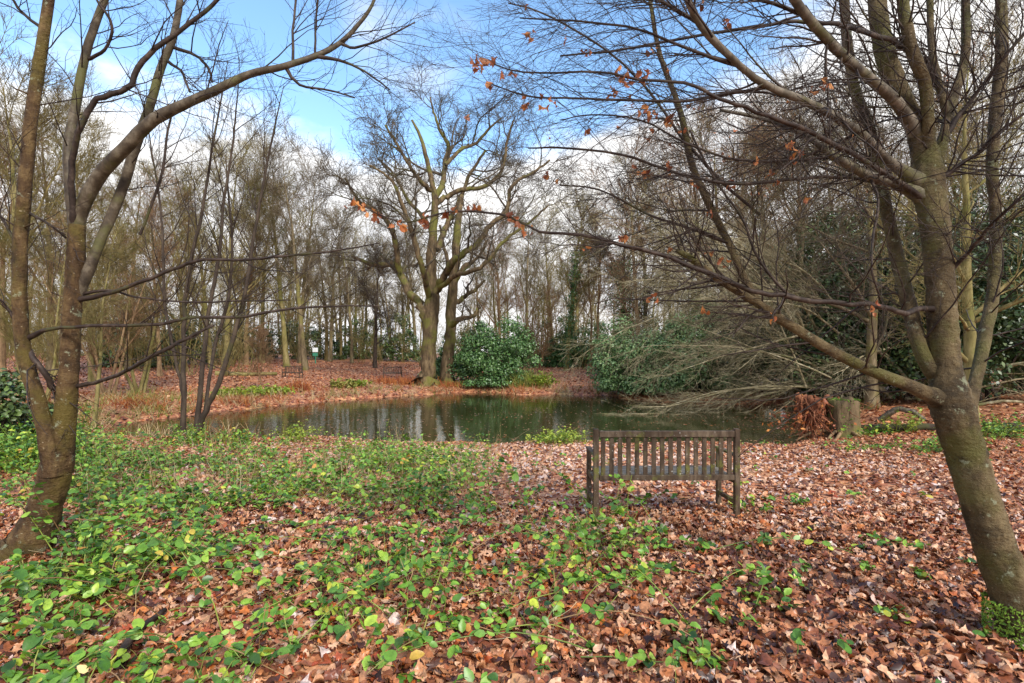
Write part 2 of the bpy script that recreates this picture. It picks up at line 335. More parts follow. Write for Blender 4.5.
litter(40000, 1.7, 5.8, ('oak', 'oval', 'maple', 'heart', 'oak'), .032, .088, .45, .04, 'fallen_leaves', m_litter)
litter(78000, 5.4, 16, ('oval', 'rhomb', 'rhomb'), .05, .11, .45, .03, 'fallen_leaves', m_litter)
litter(60000, 16, 62, ('rhomb',), .12, .26, .4, .05, 'fallen_leaves', m_litter_far, 1.05, False)
# leaves floating on the pond
x, y = sample(30000, 13, 34, .9); d = sdf(x, y); k = (d < 0) & (rng.random(len(x)) < np.clip(.10 + .55 * np.exp(d * 1.1) + .25 * (vnoise(x, y, .5, 9) > .3), 0, 1) * .95); x, y = x[k], y[k]
nn = rng.normal(size=(len(x), 3)) * .03; nn[:, 2] = 1
V, Fc, vp = leaves(np.stack([x, y, np.full(len(x), WZ + .008)], 1), nn, rng.uniform(.06, .13, len(x)), 'rhomb', curl=np.full(len(x), .8))
tag(leaf_obj('floating_leaves', [(V, Fc, vp, rng.uniform(.4, 1, len(x)))], m_litter), kind='stuff')

# ------------------------------------------------------------------ brambles and other ground cover
patches = [(40, 610, 120, 80, 1.5, .14), (110, 560, 130, 40, 1.3, .17), (60, 665, 150, 40, 1.3, .12), (230, 640, 120, 40, .7, .12), (210, 500, 120, 32, .9, .16), (150, 468, 120, 16, .6, .12), (385, 487, 85, 26, 1.2, .26), (330, 470, 50, 10, .6, .12), (440, 508, 50, 20, .7, .16),
           (90, 650, 110, 40, .7, .1), (300, 590, 80, 30, .7, .18), (400, 580, 110, 28, .65, .18), (320, 655, 110, 30, 1.0, .14), (430, 640, 90, 25, .5, .12), (580, 562, 70, 26, .6, .26), (610, 600, 45, 22, .6, .18), (540, 620, 40, 20, .25, .15),
           (70, 480, 60, 30, .9, .2), (30, 450, 60, 22, .9, .25), (250, 455, 90, 10, .3, .12), (400, 455, 60, 8, .35, .12), (700, 545, 60, 16, .3, .05), (740, 600, 70, 25, .22, .05), (830, 640, 60, 20, .25, .05), (890, 545, 60, 14, .22, .05), (760, 510, 60, 8, .2, .04),
           (480, 655, 60, 25, .3, .1), (700, 660, 30, 14, .35, .08), (950, 450, 80, 6, .5, .15)]
def cover(x, y):
    px = CX + x / y * F; py = HY + (H - gz(x, y)) / y * F; best = np.full(x.shape, .012); ht = np.full(x.shape, .06)
    for a, b, ra, rb, dn, hh in patches:
        g = dn * np.exp(-(((px - a) / ra) ** 2 + ((py - b) / rb) ** 2) * 1.1); ht = np.where(g > best, hh, ht); best = np.maximum(best, g)
    pt = np.clip(.6 + 1.3 * vnoise(x, y, 1.7, 4), .03, 1.35); return best * pt, ht * (.5 + .9 * np.clip(pt, 0, 1.2))
x, y = sample(42000, 1.9, 14, 1.1); dn, ht = cover(x, y); k = (rng.random(len(x)) < dn * .85) & (sdf(x, y) > .1); x, y, ht = x[k], y[k], ht[k]
n = len(x); P0 = np.stack([x, y, gz(x, y)], 1); D0 = rng.normal(size=(n, 3)) * .55; D0[:, 2] = 1
Ln = ht * rng.uniform(.5, 1.5, n) + .04
S = paths(P0, D0, Ln, 6, .16, (0, 0, -.13)); S[:, :, 2] = np.maximum(S[:, :, 2], P0[:, None, 2] + .01)
stem = Tubes().add(S, np.full((n, 6), .0024) * rng.uniform(.6, 1.5, (n, 1)), 3)
# long arching canes
cx = [(560, 590), (640, 540), (430, 560), (560, 640), (690, 600), (250, 600), (180, 540), (320, 520), (100, 560), (380, 500), (300, 640), (470, 600), (240, 560), (60, 520), (350, 560), (520, 560), (400, 620), (150, 630), (620, 580), (460, 520)] * 5
P1 = []; D1 = []
for a, b in cx:
    a += rng.normal() * 35; b += rng.normal() * 22; b = max(b, 455); Y = H * F / (b - HY); P1.append([(a - CX) / F * Y, Y, float(gz((a - CX) / F * Y, Y))]); D1.append([rng.normal(), rng.normal() * .6, rng.uniform(.25, .9)])
P1 = np.array(P1); C = paths(P1, np.array(D1), rng.uniform(.5, 1.3, len(P1)), 9, .07, (0, 0, -.12)); C[:, :, 2] = np.maximum(C[:, :, 2], gz(C[:, :, 0], C[:, :, 1]) + .015)
stem.add(C, np.full((len(P1), 9), .0042) * np.linspace(1, .5, 9), 4)
tag(stem.build('bramble_undergrowth', m_green_stem), kind='stuff')
lp, ln_, ls, ll = [], [], [], []
for src, reps in ((S, 5), (C, 14)):
    B, m_, _ = src.shape
    for r_ in range(reps):
        t_ = rng.uniform(.35, 1, B) * (m_ - 1); i = np.minimum(t_.astype(int), m_ - 2); a = (t_ - i)[:, None]; pp = src[np.arange(B), i] * (1 - a) + src[np.arange(B), i + 1] * a
        for q in range(2 if r_ % 2 else 1):
            o = rng.normal(size=(B, 3)) * np.array([.028, .028, .010]); o[:, 2] += .008
            nn = rng.normal(size=(B, 3)) * .55; nn[:, 2] = 1; lp.append(pp + o); ln_.append(nn); ls.append(rng.uniform(.034, .078, B)); ll.append(np.clip(rng.beta(2.2, 2.2, B) + .12 * vnoise(pp[:, 0], pp[:, 1], 1.5, 6), 0, 1))
lp = np.concatenate(lp); ln_ = np.concatenate(ln_); ls = np.concatenate(ls); ll = np.concatenate(ll)
half = rng.random(len(lp)) < .85; parts = []
for msk, kd in ((half, 'oval'), (~half, 'heart')):
    V, Fc, vp = leaves(lp[msk], ln_[msk], ls[msk], kd, curl=rng.uniform(-.3, 1.2, msk.sum())); parts.append((V, Fc, vp, ll[msk]))
tag(leaf_obj('bramble_leaves', parts, m_bramble), kind='stuff')
# dry straw stems and thin grass in the rough ground before the pond
n = 800; px = rng.uniform(80, 500, n); py = rng.uniform(442, 520, n); Y = np.minimum(H * F / (py - HY) * 1.15, 15.5); x = (px - CX) / F * Y
P0 = np.stack([x, Y, gz(x, Y)], 1); D0 = rng.normal(size=(n, 3)) * .35; D0[:, 2] = 1
S = paths(P0, D0, rng.uniform(.2, .75, n) * np.clip(Y / 9, .5, 1.1), 6, .08, (.0, 0, -.04)); t0 = Tubes().add(S, np.linspace(.0035, .0012, 6)[None] * rng.uniform(.6, 1.2, (n, 1)), 3)
n = 1500; x, Y = sample(n, 2, 13, 1.0); P0 = np.stack([x, Y, gz(x, Y) + .02], 1); D0 = rng.normal(size=(n, 3)); D0[:, 2] = np.abs(D0[:, 2]) * .25 + .05
k = (x < .6) ; S = paths(P0[k], D0[k], rng.uniform(.1, .5, k.sum()), 5, .15, (0, 0, -.05)); t0.add(S, np.full((k.sum(), 5), .0017), 3)
tag(t0.build('dry_grass', m_straw), kind='stuff')

# low rough growth along the water's edge
n = 26000; x = rng.uniform(-24, 16, n); Y = rng.uniform(14, 40, n); d = sdf(x, Y); k = (d > .0) & (rng.random(n) < np.exp(-d / 1.0) * np.clip(.55 + .9 * vnoise(x, Y, .8, 12), 0, 1)) & ((Y > 19) | (x < -6)); x, Y = x[k], Y[k]; n = len(x)
left_ = (x < -7) & (Y < 27); x2 = rng.uniform(-22, -9, 2600); Y2 = rng.uniform(15, 27, 2600); k = (sdf(x2, Y2) > 0) & (rng.random(2600) < .6 * np.clip(.4 + vnoise(x2, Y2, .7, 4), 0, 1)); x = np.concatenate([x, x2[k]]); Y = np.concatenate([Y, Y2[k]]); n = len(x)
P0 = np.repeat(np.stack([x, Y, gz(x, Y)], 1), 5, 0); D0 = rng.normal(size=(n * 5, 3)) * .6; D0[:, 2] = 1
S_ = paths(P0, D0, np.repeat(rng.uniform(.18, .6, n), 5), 4, .12, (0, 0, -.15)); hue = vnoise(x, Y, .45, 15) + rng.normal(size=n) * .35
for nm, mt_, k in (('bank_grass', 'm_grass', hue > .25), ('bank_straw', 'm_straw', (hue <= .25) & (hue > -.3)), ('bank_ferns', 'm_fern', hue <= -.3)):
    kk = np.repeat(k, 5); tag(Tubes().add(S_[kk], np.full((kk.sum(), 4), .011) * np.linspace(1, .4, 4), 3).build(nm, globals()[mt_]), kind='stuff')

# ------------------------------------------------------------------ bench
m, t, p = new_mat('weathered_bench_wood')
c = ramp(t, noise(t, 14, 8, .65, sc=(1, 1, .3)), [(.3, (.03, .018, .011)), (.5, (.08, .052, .033)), (.7, (.17, .125, .085))])
c = mix(t, MR(noise(t, 5, 5, .6), .54, .66, 0, .7, tree=t), c, (.15, .155, .03)); c = mix(t, MR(noise(t, 38, 3, .5), .66, .72, 0, .8, tree=t), c, (.38, .37, .33))
t.links.new(c, p.inputs['Base Color']); p.inputs['Roughness'].default_value = .6; bump(t, p, noise(t, 40, 6, .6, sc=(1, 1, .15)), .003); p.inputs['Specular IOR Level'].default_value = .25; m_bench = m
import bmesh
def box_obj(name, boxes, mat, parent, bevel=.004):
    bm = bmesh.new()
    for (cx_, cy_, cz_, sx, sy, sz, *rot) in boxes:
        r_ = bmesh.ops.create_cube(bm, size=1); vs = r_['verts']
        bmesh.ops.scale(bm, vec=(sx, sy, sz), verts=vs)
        if rot:
            from mathutils import Matrix
            bmesh.ops.rotate(bm, cent=(0, 0, 0), matrix=Matrix.Rotation(rot[0], 3, 'X'), verts=vs)
        bmesh.ops.translate(bm, vec=(cx_, cy_, cz_), verts=vs)
    if bevel: bmesh.ops.bevel(bm, geom=bm.edges[:], offset=bevel, segments=1, affect='EDGES')
    me = bpy.data.meshes.new(name); bm.to_mesh(me); bm.free(); me.materials.append(mat)
    return link(bpy.data.objects.new(name, me), parent)
m, t, p = new_mat('wet_sky_sheen_seat_wood'); c = ramp(t, noise(t, 14, 8, .65, sc=(.3, 1, 1)), [(.3, (.12, .10, .08)), (.7, (.34, .31, .27))]); t.links.new(c, p.inputs['Base Color']); p.inputs['Roughness'].default_value = .35; m_seat = m  # grey weathered seat, colour lightened to imitate sky reflected on its wet top
def make_bench(nsl=16, Lx=1.50, hgt=.845, mat=None, bevel=.004):
    mat = mat or m_bench; b = empty('park_bench'); hx = Lx / 2 - .03
    for s in (-1, 1):
        box_obj('leg', [(s * hx, 0, .455, .052, .055, .93)], mat, b, bevel)                     # tall rear post
        box_obj('leg', [(s * hx, .43, .32, .048, .05, .62)], mat, b, bevel)
        box_obj('armrest', [(s * hx, .235, .645, .055, .51, .026)], mat, b, bevel)
        box_obj('stretcher', [(s * hx, .225, .16, .035, .39, .045)], mat, b, bevel)
        box_obj('seat_rail', [(s * (hx - .002), .225, .385, .04, .39, .06)], mat, b, bevel)
    box_obj('top_rail', [(0, -.005, .868, Lx - .12, .05, .062)], mat, b, bevel)
    box_obj('lower_rail', [(0, -.003, .425, Lx - .12, .05, .055)], mat, b, bevel)
    box_obj('front_rail', [(0, .44, .375, Lx - .13, .04, .06)], mat, b, bevel)
    sp = (Lx - .12) / (nsl + .0)
    box_obj('backrest', [(-(Lx - .12) / 2 + sp * (i + .5), .001, .645, .044, .02, .388) for i in range(nsl)], mat, b, bevel * .5)
    box_obj('seat', [(0, .065 + i * .078, .428, Lx - .125, .05, .022) for i in range(6)], m_seat if mat is m_bench else mat, b, bevel * .5)
    return b
def copy_tree(o, parent=None):
    c = o.copy(); col.objects.link(c)
    if parent is not None: c.parent = parent
    for ch in [q for q in bpy.data.objects if q.parent == o]: copy_tree(ch, c)
    return c
bench = make_bench(); g = gpt(667, 5.08); bench.location = (1.575, 5.1, g[2] - .012); bench.rotation_euler.z = R(.8)
tag(bench, 'weathered slatted wooden bench facing the pond, seen from behind on the leaf carpet', 'bench')
m, t, p = new_mat('grey_bench_wood'); c = ramp(t, noise(t, 14, 8, .65), [(.3, (.03, .018, .012)), (.7, (.09, .06, .04))]); t.links.new(c, p.inputs['Base Color']); m_bench2 = m
fb = make_bench(10, 1.5, mat=m_bench2)
g = gpt(392.5, 41); fb.location = tuple(g); fb.rotation_euler.z = R(198); tag(fb, 'small far bench on the leafy bank just beside the big oak trunk', 'bench', 'benches on the far bank')
fb2 = copy_tree(fb); g = gpt(294, 39); fb2.location = tuple(g); fb2.rotation_euler.z = R(172); tag(fb2, 'small dark far bench on the bank beyond the rusty tussock, near the fallen log', 'bench', 'benches on the far bank')

# ------------------------------------------------------------------ drawn branches
def curve(nodes, sub=4, wob=.0):
    """nodes (px, py, Y, r_px) -> smooth world path and radii"""
    A = np.array([[*at(a, b, Y), r / F * Y * math.cos(math.atan((a - CX) / F))] for a, b, Y, r in nodes]); E = np.vstack([2 * A[0] - A[1], A, 2 * A[-1] - A[-2]]); o = []
    for i in range(1, len(E) - 2):
        for s in range(sub):
            t_ = s / sub; o.append(.5 * ((2 * E[i]) + (-E[i - 1] + E[i + 1]) * t_ + (2 * E[i - 1] - 5 * E[i] + 4 * E[i + 1] - E[i + 2]) * t_ ** 2 + (-E[i - 1] + 3 * E[i] - 3 * E[i + 1] + E[i + 2]) * t_ ** 3))
    o.append(E[-2]); o = np.array(o)
    if wob: o[1:-1, :3] += rng.normal(size=(len(o) - 2, 3)) * o[1:-1, 3:4] * wob
    return o[:, :3], np.maximum(o[:, 3], .0008)
def resample(P, Rr, n):
    d = np.concatenate([[0], np.cumsum(np.linalg.norm(np.diff(P, axis=0), axis=1))]); u = np.linspace(0, d[-1], n)
    return np.stack([np.interp(u, d, P[:, i]) for i in range(3)], 1), np.interp(u, d, Rr)
def hang(Pts, n, size, name, parent, mat=None, origin=None, kinds=('oval', 'oak')):
    B = Pts.reshape(-1, 3); q = B[rng.choice(rng.integers(0, len(B), max(n // 3, 2)), n)] + rng.normal(size=(n, 3)) * size * .45; q[:, 2] -= size * .3
    nn = rng.normal(size=(n, 3)); nn[:, 2] *= .5; parts = []; h = n // 2
    for sl_, kd in ((slice(0, h), kinds[0]), (slice(h, n), kinds[1])):
        m_ = len(q[sl_]); V, Fc, vp = leaves(q[sl_], nn[sl_], rng.uniform(.6, 1.3, m_) * size, kd, curl=rng.uniform(.5, 2.5, m_)); parts.append((V, Fc, vp, rng.random(m_)))
    return leaf_obj(name, parts, mat or m_hangleaf, parent, origin)

# ---- right foreground tree
O = at(1024, 645, 2.84); rt = empty('leaning_tree', tuple(O))
tag(rt, 'olive brown smooth barked tree leaning over beside the bench, moss at its foot', 'tree')
def limb(nodes, mat, parent, name='limb', sides=12, origin=None, sub=4, wob=.03):
    P, Rr = curve(nodes, sub, wob); tb = Tubes().add(P, Rr, sides); tb.build(name, mat, parent, origin, bumpy=.03); return P, Rr
def snap(nd, paths_, fl=1.7):
    best = None
    for k_, (P, Rr) in enumerate(paths_):
        px = CX + P[:, 0] / P[:, 1] * F; py = HY - (P[:, 2] - H) / P[:, 1] * F; d = np.hypot(px - nd[0][0], py - nd[0][1]) + 10 * (k_ > 0); i = int(d.argmin())
        if best is None or d[i] < best[0]: best = (d[i], px[i], py[i], P[i, 1], Rr[i] / P[i, 1] * F / math.cos(math.atan((px[i] - CX) / F)))
    if best[0] > 32: return nd
    nd = list(nd); a = nd[0]; nd[0] = (best[1], best[2], best[3] + .25 * best[4] / F * best[3], max(a[3] * .8, min(a[3] * fl, best[4] * .75))); b = nd[1]; nd[1] = (b[0], b[1], .25 * b[2] + .75 * best[3], b[3])
    if len(nd) > 3: c = nd[2]; nd[2] = (c[0], c[1], .65 * c[2] + .35 * best[3], c[3])
    return nd
D = 2.85
trunk = [(1034, 665, D, 44), (1027, 640, D, 34), (1018, 612, D, 27), (1000, 562, D + .02, 24.5), (981, 503, D + .05, 22.5), (966, 455, D + .1, 22), (957, 425, D + .1, 23), (950, 400, D + .12, 24), (946, 370, D + .15, 17.5), (943, 335, D + .18, 16.5), (941, 300, D + .2, 16), (938, 255, D + .22, 15.5), (933, 215, D + .25, 16), (929, 185, D + .27, 17), (925, 155, D + .3, 15), (915, 125, D + .3, 11.5), (900, 95, D + .3, 11.5), (887, 60, D + .3, 11), (879, 20, D + .3, 10), (874, -40, D + .3, 9)]
TP = [limb(trunk, b_right, rt, 'trunk', 24, O, 9, .012)]
big = [
 [(948, 402, D + .1, 15), (932, 396, D, 11), (905, 384, D - .05, 8), (870, 370, D - .1, 7), (830, 350, D - .15, 6), (795, 328, D - .15, 5.5), (765, 309, D - .15, 5), (748, 286, D - .1, 4.3), (729, 243, D, 3.8), (713, 212, D, 4), (692, 165, D, 3.6), (680, 110, D, 3), (660, 55, D, 2.4), (650, 0, D, 2)],
 [(795, 330, D - .15, 5), (765, 308, D - .2, 4.5), (740, 293, D - .2, 4.3), (716, 277, D - .25, 4), (690, 258, D - .3, 3.5), (676, 250, D - .3, 2)],
 [(940, 385, D + .25, 12), (925, 360, D + .35, 9), (910, 310, D + .4, 8.3), (897, 255, D + .45, 7.6), (884, 200, D + .5, 6.8), (870, 130, D + .5, 6), (858, 100, D + .5, 6), (849, 60, D + .5, 5.5), (844, 0, D + .5, 5), (842, -40, D + .5, 4)],
 [(962, 425, D + .3, 11), (972, 395, D + .4, 8), (984, 340, D + .5, 7.6), (993, 290, D + .5, 7.2), (996, 220, D + .5, 7), (992, 170, D + .5, 6.6), (996, 110, D + .5, 7.5), (1002, 50, D + .5, 7), (1000, -30, D + .5, 6)],
 [(932, 175, D + .2, 9), (928, 130, D + .1, 7), (925, 85, D + .1, 7), (912, 50, D + .1, 7), (904, 10, D + .1, 6.5), (900, -40, D + .1, 6)],
 [(936, 180, D + .3, 9), (943, 140, D + .4, 6.5), (953, 98, D + .5, 6), (964, 65, D + .5, 5.5), (966, 20, D + .5, 5), (964, -40, D + .5, 4)],
 [(945, 120, D + .45, 5), (938, 80, D + .5, 4.5), (931, 40, D + .5, 4), (930, -30, D + .5, 3.5)],
 [(922, 150, D + .2, 9), (910, 122, D + .1, 8), (890, 96, D - .1, 6.4), (850, 62, D - .3, 5.6), (820, 32, D - .5, 5), (795, 0, D - .6, 5), (775, -40, D - .7, 4)],
 [(922, 190, D + .1, 8), (890, 162, D - .1, 5.6), (860, 133, D - .3, 5), (815, 106, D - .5, 4.5), (770, 87, D - .6, 4), (740, 66, D - .7, 3.6), (700, 24, D - .8, 4), (680, -20, D - .9, 3)],
 [(926, 200, D + .15, 8), (900, 186, D + .1, 6), (870, 176, D, 5.5), (846, 164, D - .1, 5), (828, 152, D - .15, 4), (800, 132, D - .1, 3), (760, 118, D, 2.2), (720, 110, D, 1.6)],
]
med = [
 [(934, 312, D, 4.5), (920, 308, D - .1, 3.6), (905, 313, D - .15, 3.4), (870, 305, D - .2, 3.2), (830, 303, D - .25, 3.2), (790, 297, D - .3, 3), (750, 290, D - .35, 2.8), (716, 276, D - .4, 2.8), (669, 258, D - .4, 2.3), (619, 244, D - .4, 2), (581, 235, D - .3, 1.7), (540, 231, D - .2, 1.4), (500, 214, D - .1, 1.2), (450, 212, D, 1), (400, 222, D, .8), (352, 200, D, .6)],
 [(944, 280, D, 3.5), (965, 257, D - .1, 2.4), (985, 232, D - .2, 2.2), (1005, 212, D - .3, 2), (1040, 180, D - .4, 1.6)],
 [(940, 185, D + .1, 4), (975, 155, D, 2.6), (1000, 132, D, 2.2), (1035, 105, D, 2)],
 [(944, 140, D + .3, 4), (975, 95, D + .1, 2.8), (1000, 62, D, 2.4), (1035, 20, D, 2)],
 [(938, 78, D + .3, 3.4), (918, 56, D + .1, 3.2), (879, 36, D - .2, 3), (851, 28, D - .3, 2.8), (823, 22, D - .4, 2.3), (796, 22, D - .4, 2), (740, 29, D - .5, 1.7), (684, 38, D - .5, 1.4), (620, 50, D - .5, 1.1), (560, 56, D - .5, .8)],
 [(925, 205, D - .05, 4), (895, 180, D - .3, 3), (850, 152, D - .5, 2.8), (800, 128, D - .6, 2.6), (755, 112, D - .7, 2.2), (720, 98, D - .7, 1.9), (684, 83, D - .7, 1.6), (640, 80, D - .7, 1.3), (600, 72, D - .7, 1.1), (523, 72, D - .6, .8), (482, 60, D - .6, .5)],
 [(900, 183, D - .1, 2.6), (850, 178, D - .2, 2.2), (800, 178, D - .3, 2), (740, 184, D - .3, 1.8), (680, 174, D - .3, 1.5), (619, 154, D - .3, 1.2), (560, 148, D - .2, 1), (528, 148, D - .2, .7)],
 [(770, 87, D - .6, 2), (720, 95, D - .6, 1.8), (680, 101, D - .6, 1.5), (620, 100, D - .6, 1.2), (576, 98, D - .6, 1), (528, 96, D - .6, .8), (487, 82, D - .5, .5)],
 [(760, 215, D, 1.8), (720, 180, D, 1.8), (680, 135, D, 1.6), (643, 84, D, 1.4), (602, 47, D, 1.1), (542, 13, D, .8), (508, 3, D, .6)],
 [(740, 66, D - .7, 2), (690, 50, D - .7, 1.6), (640, 30, D - .7, 1.2), (590, 22, D - .7, 1), (520, 18, D - .6, .6)],
 [(790, 297, D - .3, 2), (760, 262, D - .3, 1.6), (740, 215, D - .3, 1.4), (712, 175, D - .3, 1.2), (690, 130, D - .3, 1)],
 [(830, 31, D - .3, 1.6), (826, 70, D - .4, 1.4), (829, 110, D - .4, 1.2), (830, 150, D - .4, .9)],
 [(872, 170, D - .2, 1.6), (878, 200, D - .3, 1.6), (873, 240, D - .3, 1.5), (872, 270, D - .3, 1.4), (880, 300, D - .2, 1.2)],
 [(700, 24, D - .8, 2), (660, 0, D - .8, 1.6), (620, -20, D - .8, 1.2)],
 [(810, 15, D - .5, 2.2), (760, 0, D - .5, 1.8), (700, -5, D - .5, 1.4)],
 [(858, 133, D - .3, 2), (800, 158, D - .3, 1.6), (740, 160, D - .3, 1.3), (690, 145, D - .3, 1.1), (640, 120, D - .3, .9), (590, 115, D - .2, .7), (560, 120, D - .2, .5)],
 [(729, 243, D, 2), (690, 228, D - .1, 1.5), (650, 215, D - .1, 1.2), (600, 190, D - .1, .9), (560, 185, D - .1, .7)],
]
allP, allR = [], []
for nd in big:
    nd = snap(nd, TP)
    P, Rr = limb(nd, b_rlimb if nd[0][1] < 300 and nd[-1][0] < 850 else b_right, rt, 'limb', 12, O); TP.append((P, Rr)); a, b = resample(P, Rr, 14); allP.append(a); allR.append(b)
mt = Tubes()
for nd in med:
    nd = snap(nd, TP, 1.15); P, Rr = curve(nd, 4, .25); mt.add(P, Rr, 6); a, b = resample(P, Rr, 14); allP.append(a); allR.append(b)
mt.build('branch', b_dark, rt, O)
AP = np.array(allP); AR = np.array(allR)
L1, q1 = grow(AP, AR, 24, (.10, 1), (25, 75), .66, 8, .11, (-.03, -.01, .0), .42, .35, .006, .0016, taper=.62, bias=(-.35, 0, .05))
L2, q2 = grow(L1, q1, 7, (.15, 1), (20, 60), .26, 6, .13, (-.02, 0, 0), .6, .4, .0022, .0009, bias=(-.2, 0, 0))
L3, q3 = grow(L2, q2, 2, (.3, 1), (20, 60), .10, 4, .16, (0, 0, 0), .8, .5, .0013, .0007)
tb = Tubes().add(L1, q1, 4).add(L2, q2, 3).add(L3, q3, 3); tb.build('crown', b_dark, rt, O)
sel = L1[(L1[:, -1, 0] < 1.6)]; hang(sel[:, 3:], 220, .032, 'dead_leaves', rt, origin=O)
P, Rr = curve(med[0]); tipz = P[-17:]; hang(tipz, 60, .042, 'dead_leaves', rt, origin=O)
P, Rr = curve(med[5]); P2, _ = curve(med[7]); hang(np.vstack([P[-12:], P2[-8:]]), 30, .045, 'dead_leaves', rt, origin=O)
# moss collar
n = 2600; a = rng.uniform(0, 2 * np.pi, n); hh = rng.random(n) ** 1.1 * .38
cxy = np.array([at(1036 - 42 * h_ / .3 * .5, 660 - h_ / D * F * .9, D) for h_ in hh]); rad = (.22 - hh * .28)
q = np.stack([cxy[:, 0] + np.cos(a) * rad, cxy[:, 1] + np.sin(a) * rad, cxy[:, 2]], 1); nn = np.stack([np.cos(a), np.sin(a), np.full(n, .4)], 1) + rng.normal(size=(n, 3)) * .6
V, Fc, vp = leaves(q, nn, rng.uniform(.012, .028, n), 'rhomb'); leaf_obj('moss', [(V, Fc, vp, rng.random(n))], m_moss, rt, O)

# ---- left foreground tree
O = at(32, 550, 4.12); lt = empty('twin_stemmed_tree', tuple(O)); D = 4.15
tag(lt, 'brown tree forking low into two stems, orange worn bark at its foot among brambles', 'tree')
TP = [limb([(14, 566, D, 42), (28, 547, D, 30), (38, 525, D, 22), (49, 495, D, 18.5), (56, 470, D, 18.5), (60, 448, D, 16), (65, 415, D, 12.5), (69, 372, D, 11), (71, 330, D, 10.5), (74, 285, D, 10), (76, 250, D, 10), (77, 225, D, 9)], b_left, lt, 'trunk', 22, O, 8, .015)]
bl = [
 [(54, 475, D - .05, 13), (48, 440, D - .08, 10.5), (38, 400, D - .1, 9), (24, 355, D - .1, 9), (20, 300, D - .1, 8.6), (20, 250, D - .1, 8.5), (24, 195, D - .1, 8), (30, 130, D - .1, 7.7), (39, 65, D - .1, 7), (49, 0, D - .1, 6), (54, -40, D - .1, 5)],
 [(77, 235, D, 8.5), (82, 208, D, 8.5), (100, 175, D - .1, 8), (125, 148, D - .15, 7.5), (155, 119, D - .2, 7), (190, 102, D - .2, 5.5), (220, 88, D - .2, 4.8), (250, 74, D - .2, 4), (285, 66, D - .2, 3.4), (315, 56, D - .1, 3), (340, 43, D, 2.5), (358, 25, D, 2), (372, 5, D, 1.6), (380, -20, D, 1.2)],
 [(75, 240, D + .1, 7), (71, 200, D + .2, 6), (68, 150, D + .2, 5.5), (75, 110, D + .2, 5.5), (84, 60, D + .2, 5), (95, 25, D + .2, 4.5), (108, -10, D + .2, 4), (115, -40, D + .2, 3)],
 [(76, 310, D + .05, 8), (88, 272, D + .1, 6.5), (103, 235, D + .1, 6), (122, 190, D + .1, 5.8), (136, 145, D + .1, 5.5), (150, 105, D + .1, 5), (161, 68, D + .1, 4.5), (173, 38, D + .1, 4), (180, 0, D + .1, 3.5), (182, -40, D + .1, 3)],
]
ml = [
 [(76, 232, D - .1, 5), (73, 205, D - .2, 4), (72, 162, D - .2, 3.8), (81, 125, D - .2, 3.6), (98, 101, D - .2, 3.5), (128, 88, D - .2, 3.5), (138, 67, D - .2, 3.3), (162, 44, D - .2, 3), (189, 24, D - .2, 2.6), (219, 0, D - .2, 2.2), (240, -20, D - .2, 2)],
 [(22, 341, D - .15, 4), (50, 329, D - .2, 2.6), (101, 326, D - .25, 2.4), (158, 324, D - .3, 2.2), (188, 318, D - .3, 2), (236, 317, D - .3, 1.8), (290, 309, D - .3, 1.5), (337, 306, D - .3, 1), (380, 306, D - .3, .6)],
 [(82, 302, D - .05, 4), (114, 292, D - .1, 2.6), (162, 274, D - .2, 2.2), (195, 261, D - .2, 1.9), (236, 260, D - .2, 1.7), (286, 256, D - .2, 1.4), (333, 251, D - .2, 1), (380, 243, D - .2, .6)],
 [(72, 388, D, 3.4), (95, 382, D - .1, 2.6), (118, 375, D - .2, 2.5), (152, 356, D - .3, 2.4), (188, 338, D - .3, 2.2), (214, 325, D - .3, 1.5)],
 [(84, 294, D, 2.4), (110, 290, D, 1.6), (135, 297, D, 1.4), (188, 302, D, 1.2), (242, 301, D, 1), (290, 300, D, .6)],
 [(26, 345, D - .1, 4), (42, 370, D - .05, 3.6), (55, 390, D, 4)],
 [(24, 205, D - .1, 2), (50, 225, D - .1, 1.5), (66, 238, D, 1.6)],
 [(20, 250, D - .1, 2), (0, 215, D - .2, 1.6), (-20, 190, D - .2, 1.4)],
 [(30, 30, D - .1, 2), (18, 8, D - .2, 1.8), (5, -15, D - .2, 1.5)],
 [(90, 63, D + .1, 2), (105, 50, D, 1.9), (112, 25, D, 1.8), (100, 5, D, 1.6), (92, -10, D, 1.5)],
 [(178, 45, D, 2), (195, 55, D, 1.8), (208, 68, D, 1.6), (212, 82, D, 1.2)],
 [(160, 58, D, 2), (180, 70, D, 1.6), (190, 92, D, 1.3)],
 [(285, 66, D - .1, 2), (300, 85, D, 1.4), (330, 90, D, 1), (355, 98, D, .7)],
 [(315, 56, D - .1, 2), (345, 62, D, 1.4), (370, 75, D, 1), (390, 90, D, .7)],
 [(340, 43, D, 1.8), (355, 48, D, 1.3), (385, 38, D, 1), (415, 22, D, .6)],
 [(290, 66, D - .2, 1.6), (293, 30, D - .2, 1.4), (297, -10, D - .2, 1.3)],
 [(312, 56, D - .2, 1.2), (316, 25, D - .2, 1.2), (318, -10, D - .2, 1.1)],
 [(140, 235, D + .2, 1.6), (160, 180, D + .2, 1.6), (168, 130, D + .2, 1.3), (175, 100, D + .2, 1)],
 [(22, 330, D - .2, 2), (0, 300, D - .3, 1.5), (-20, 290, D - .3, 1.4)],
]
allP, allR = [], []
for i, nd in enumerate(bl):
    nd = snap(nd, TP) if i != 0 else nd; P, Rr = limb(nd, b_lefthi if i else b_left, lt, 'limb', 12, O); TP.append((P, Rr)); a, b = resample(P, Rr, 14); allP.append(a); allR.append(b)
mt = Tubes()
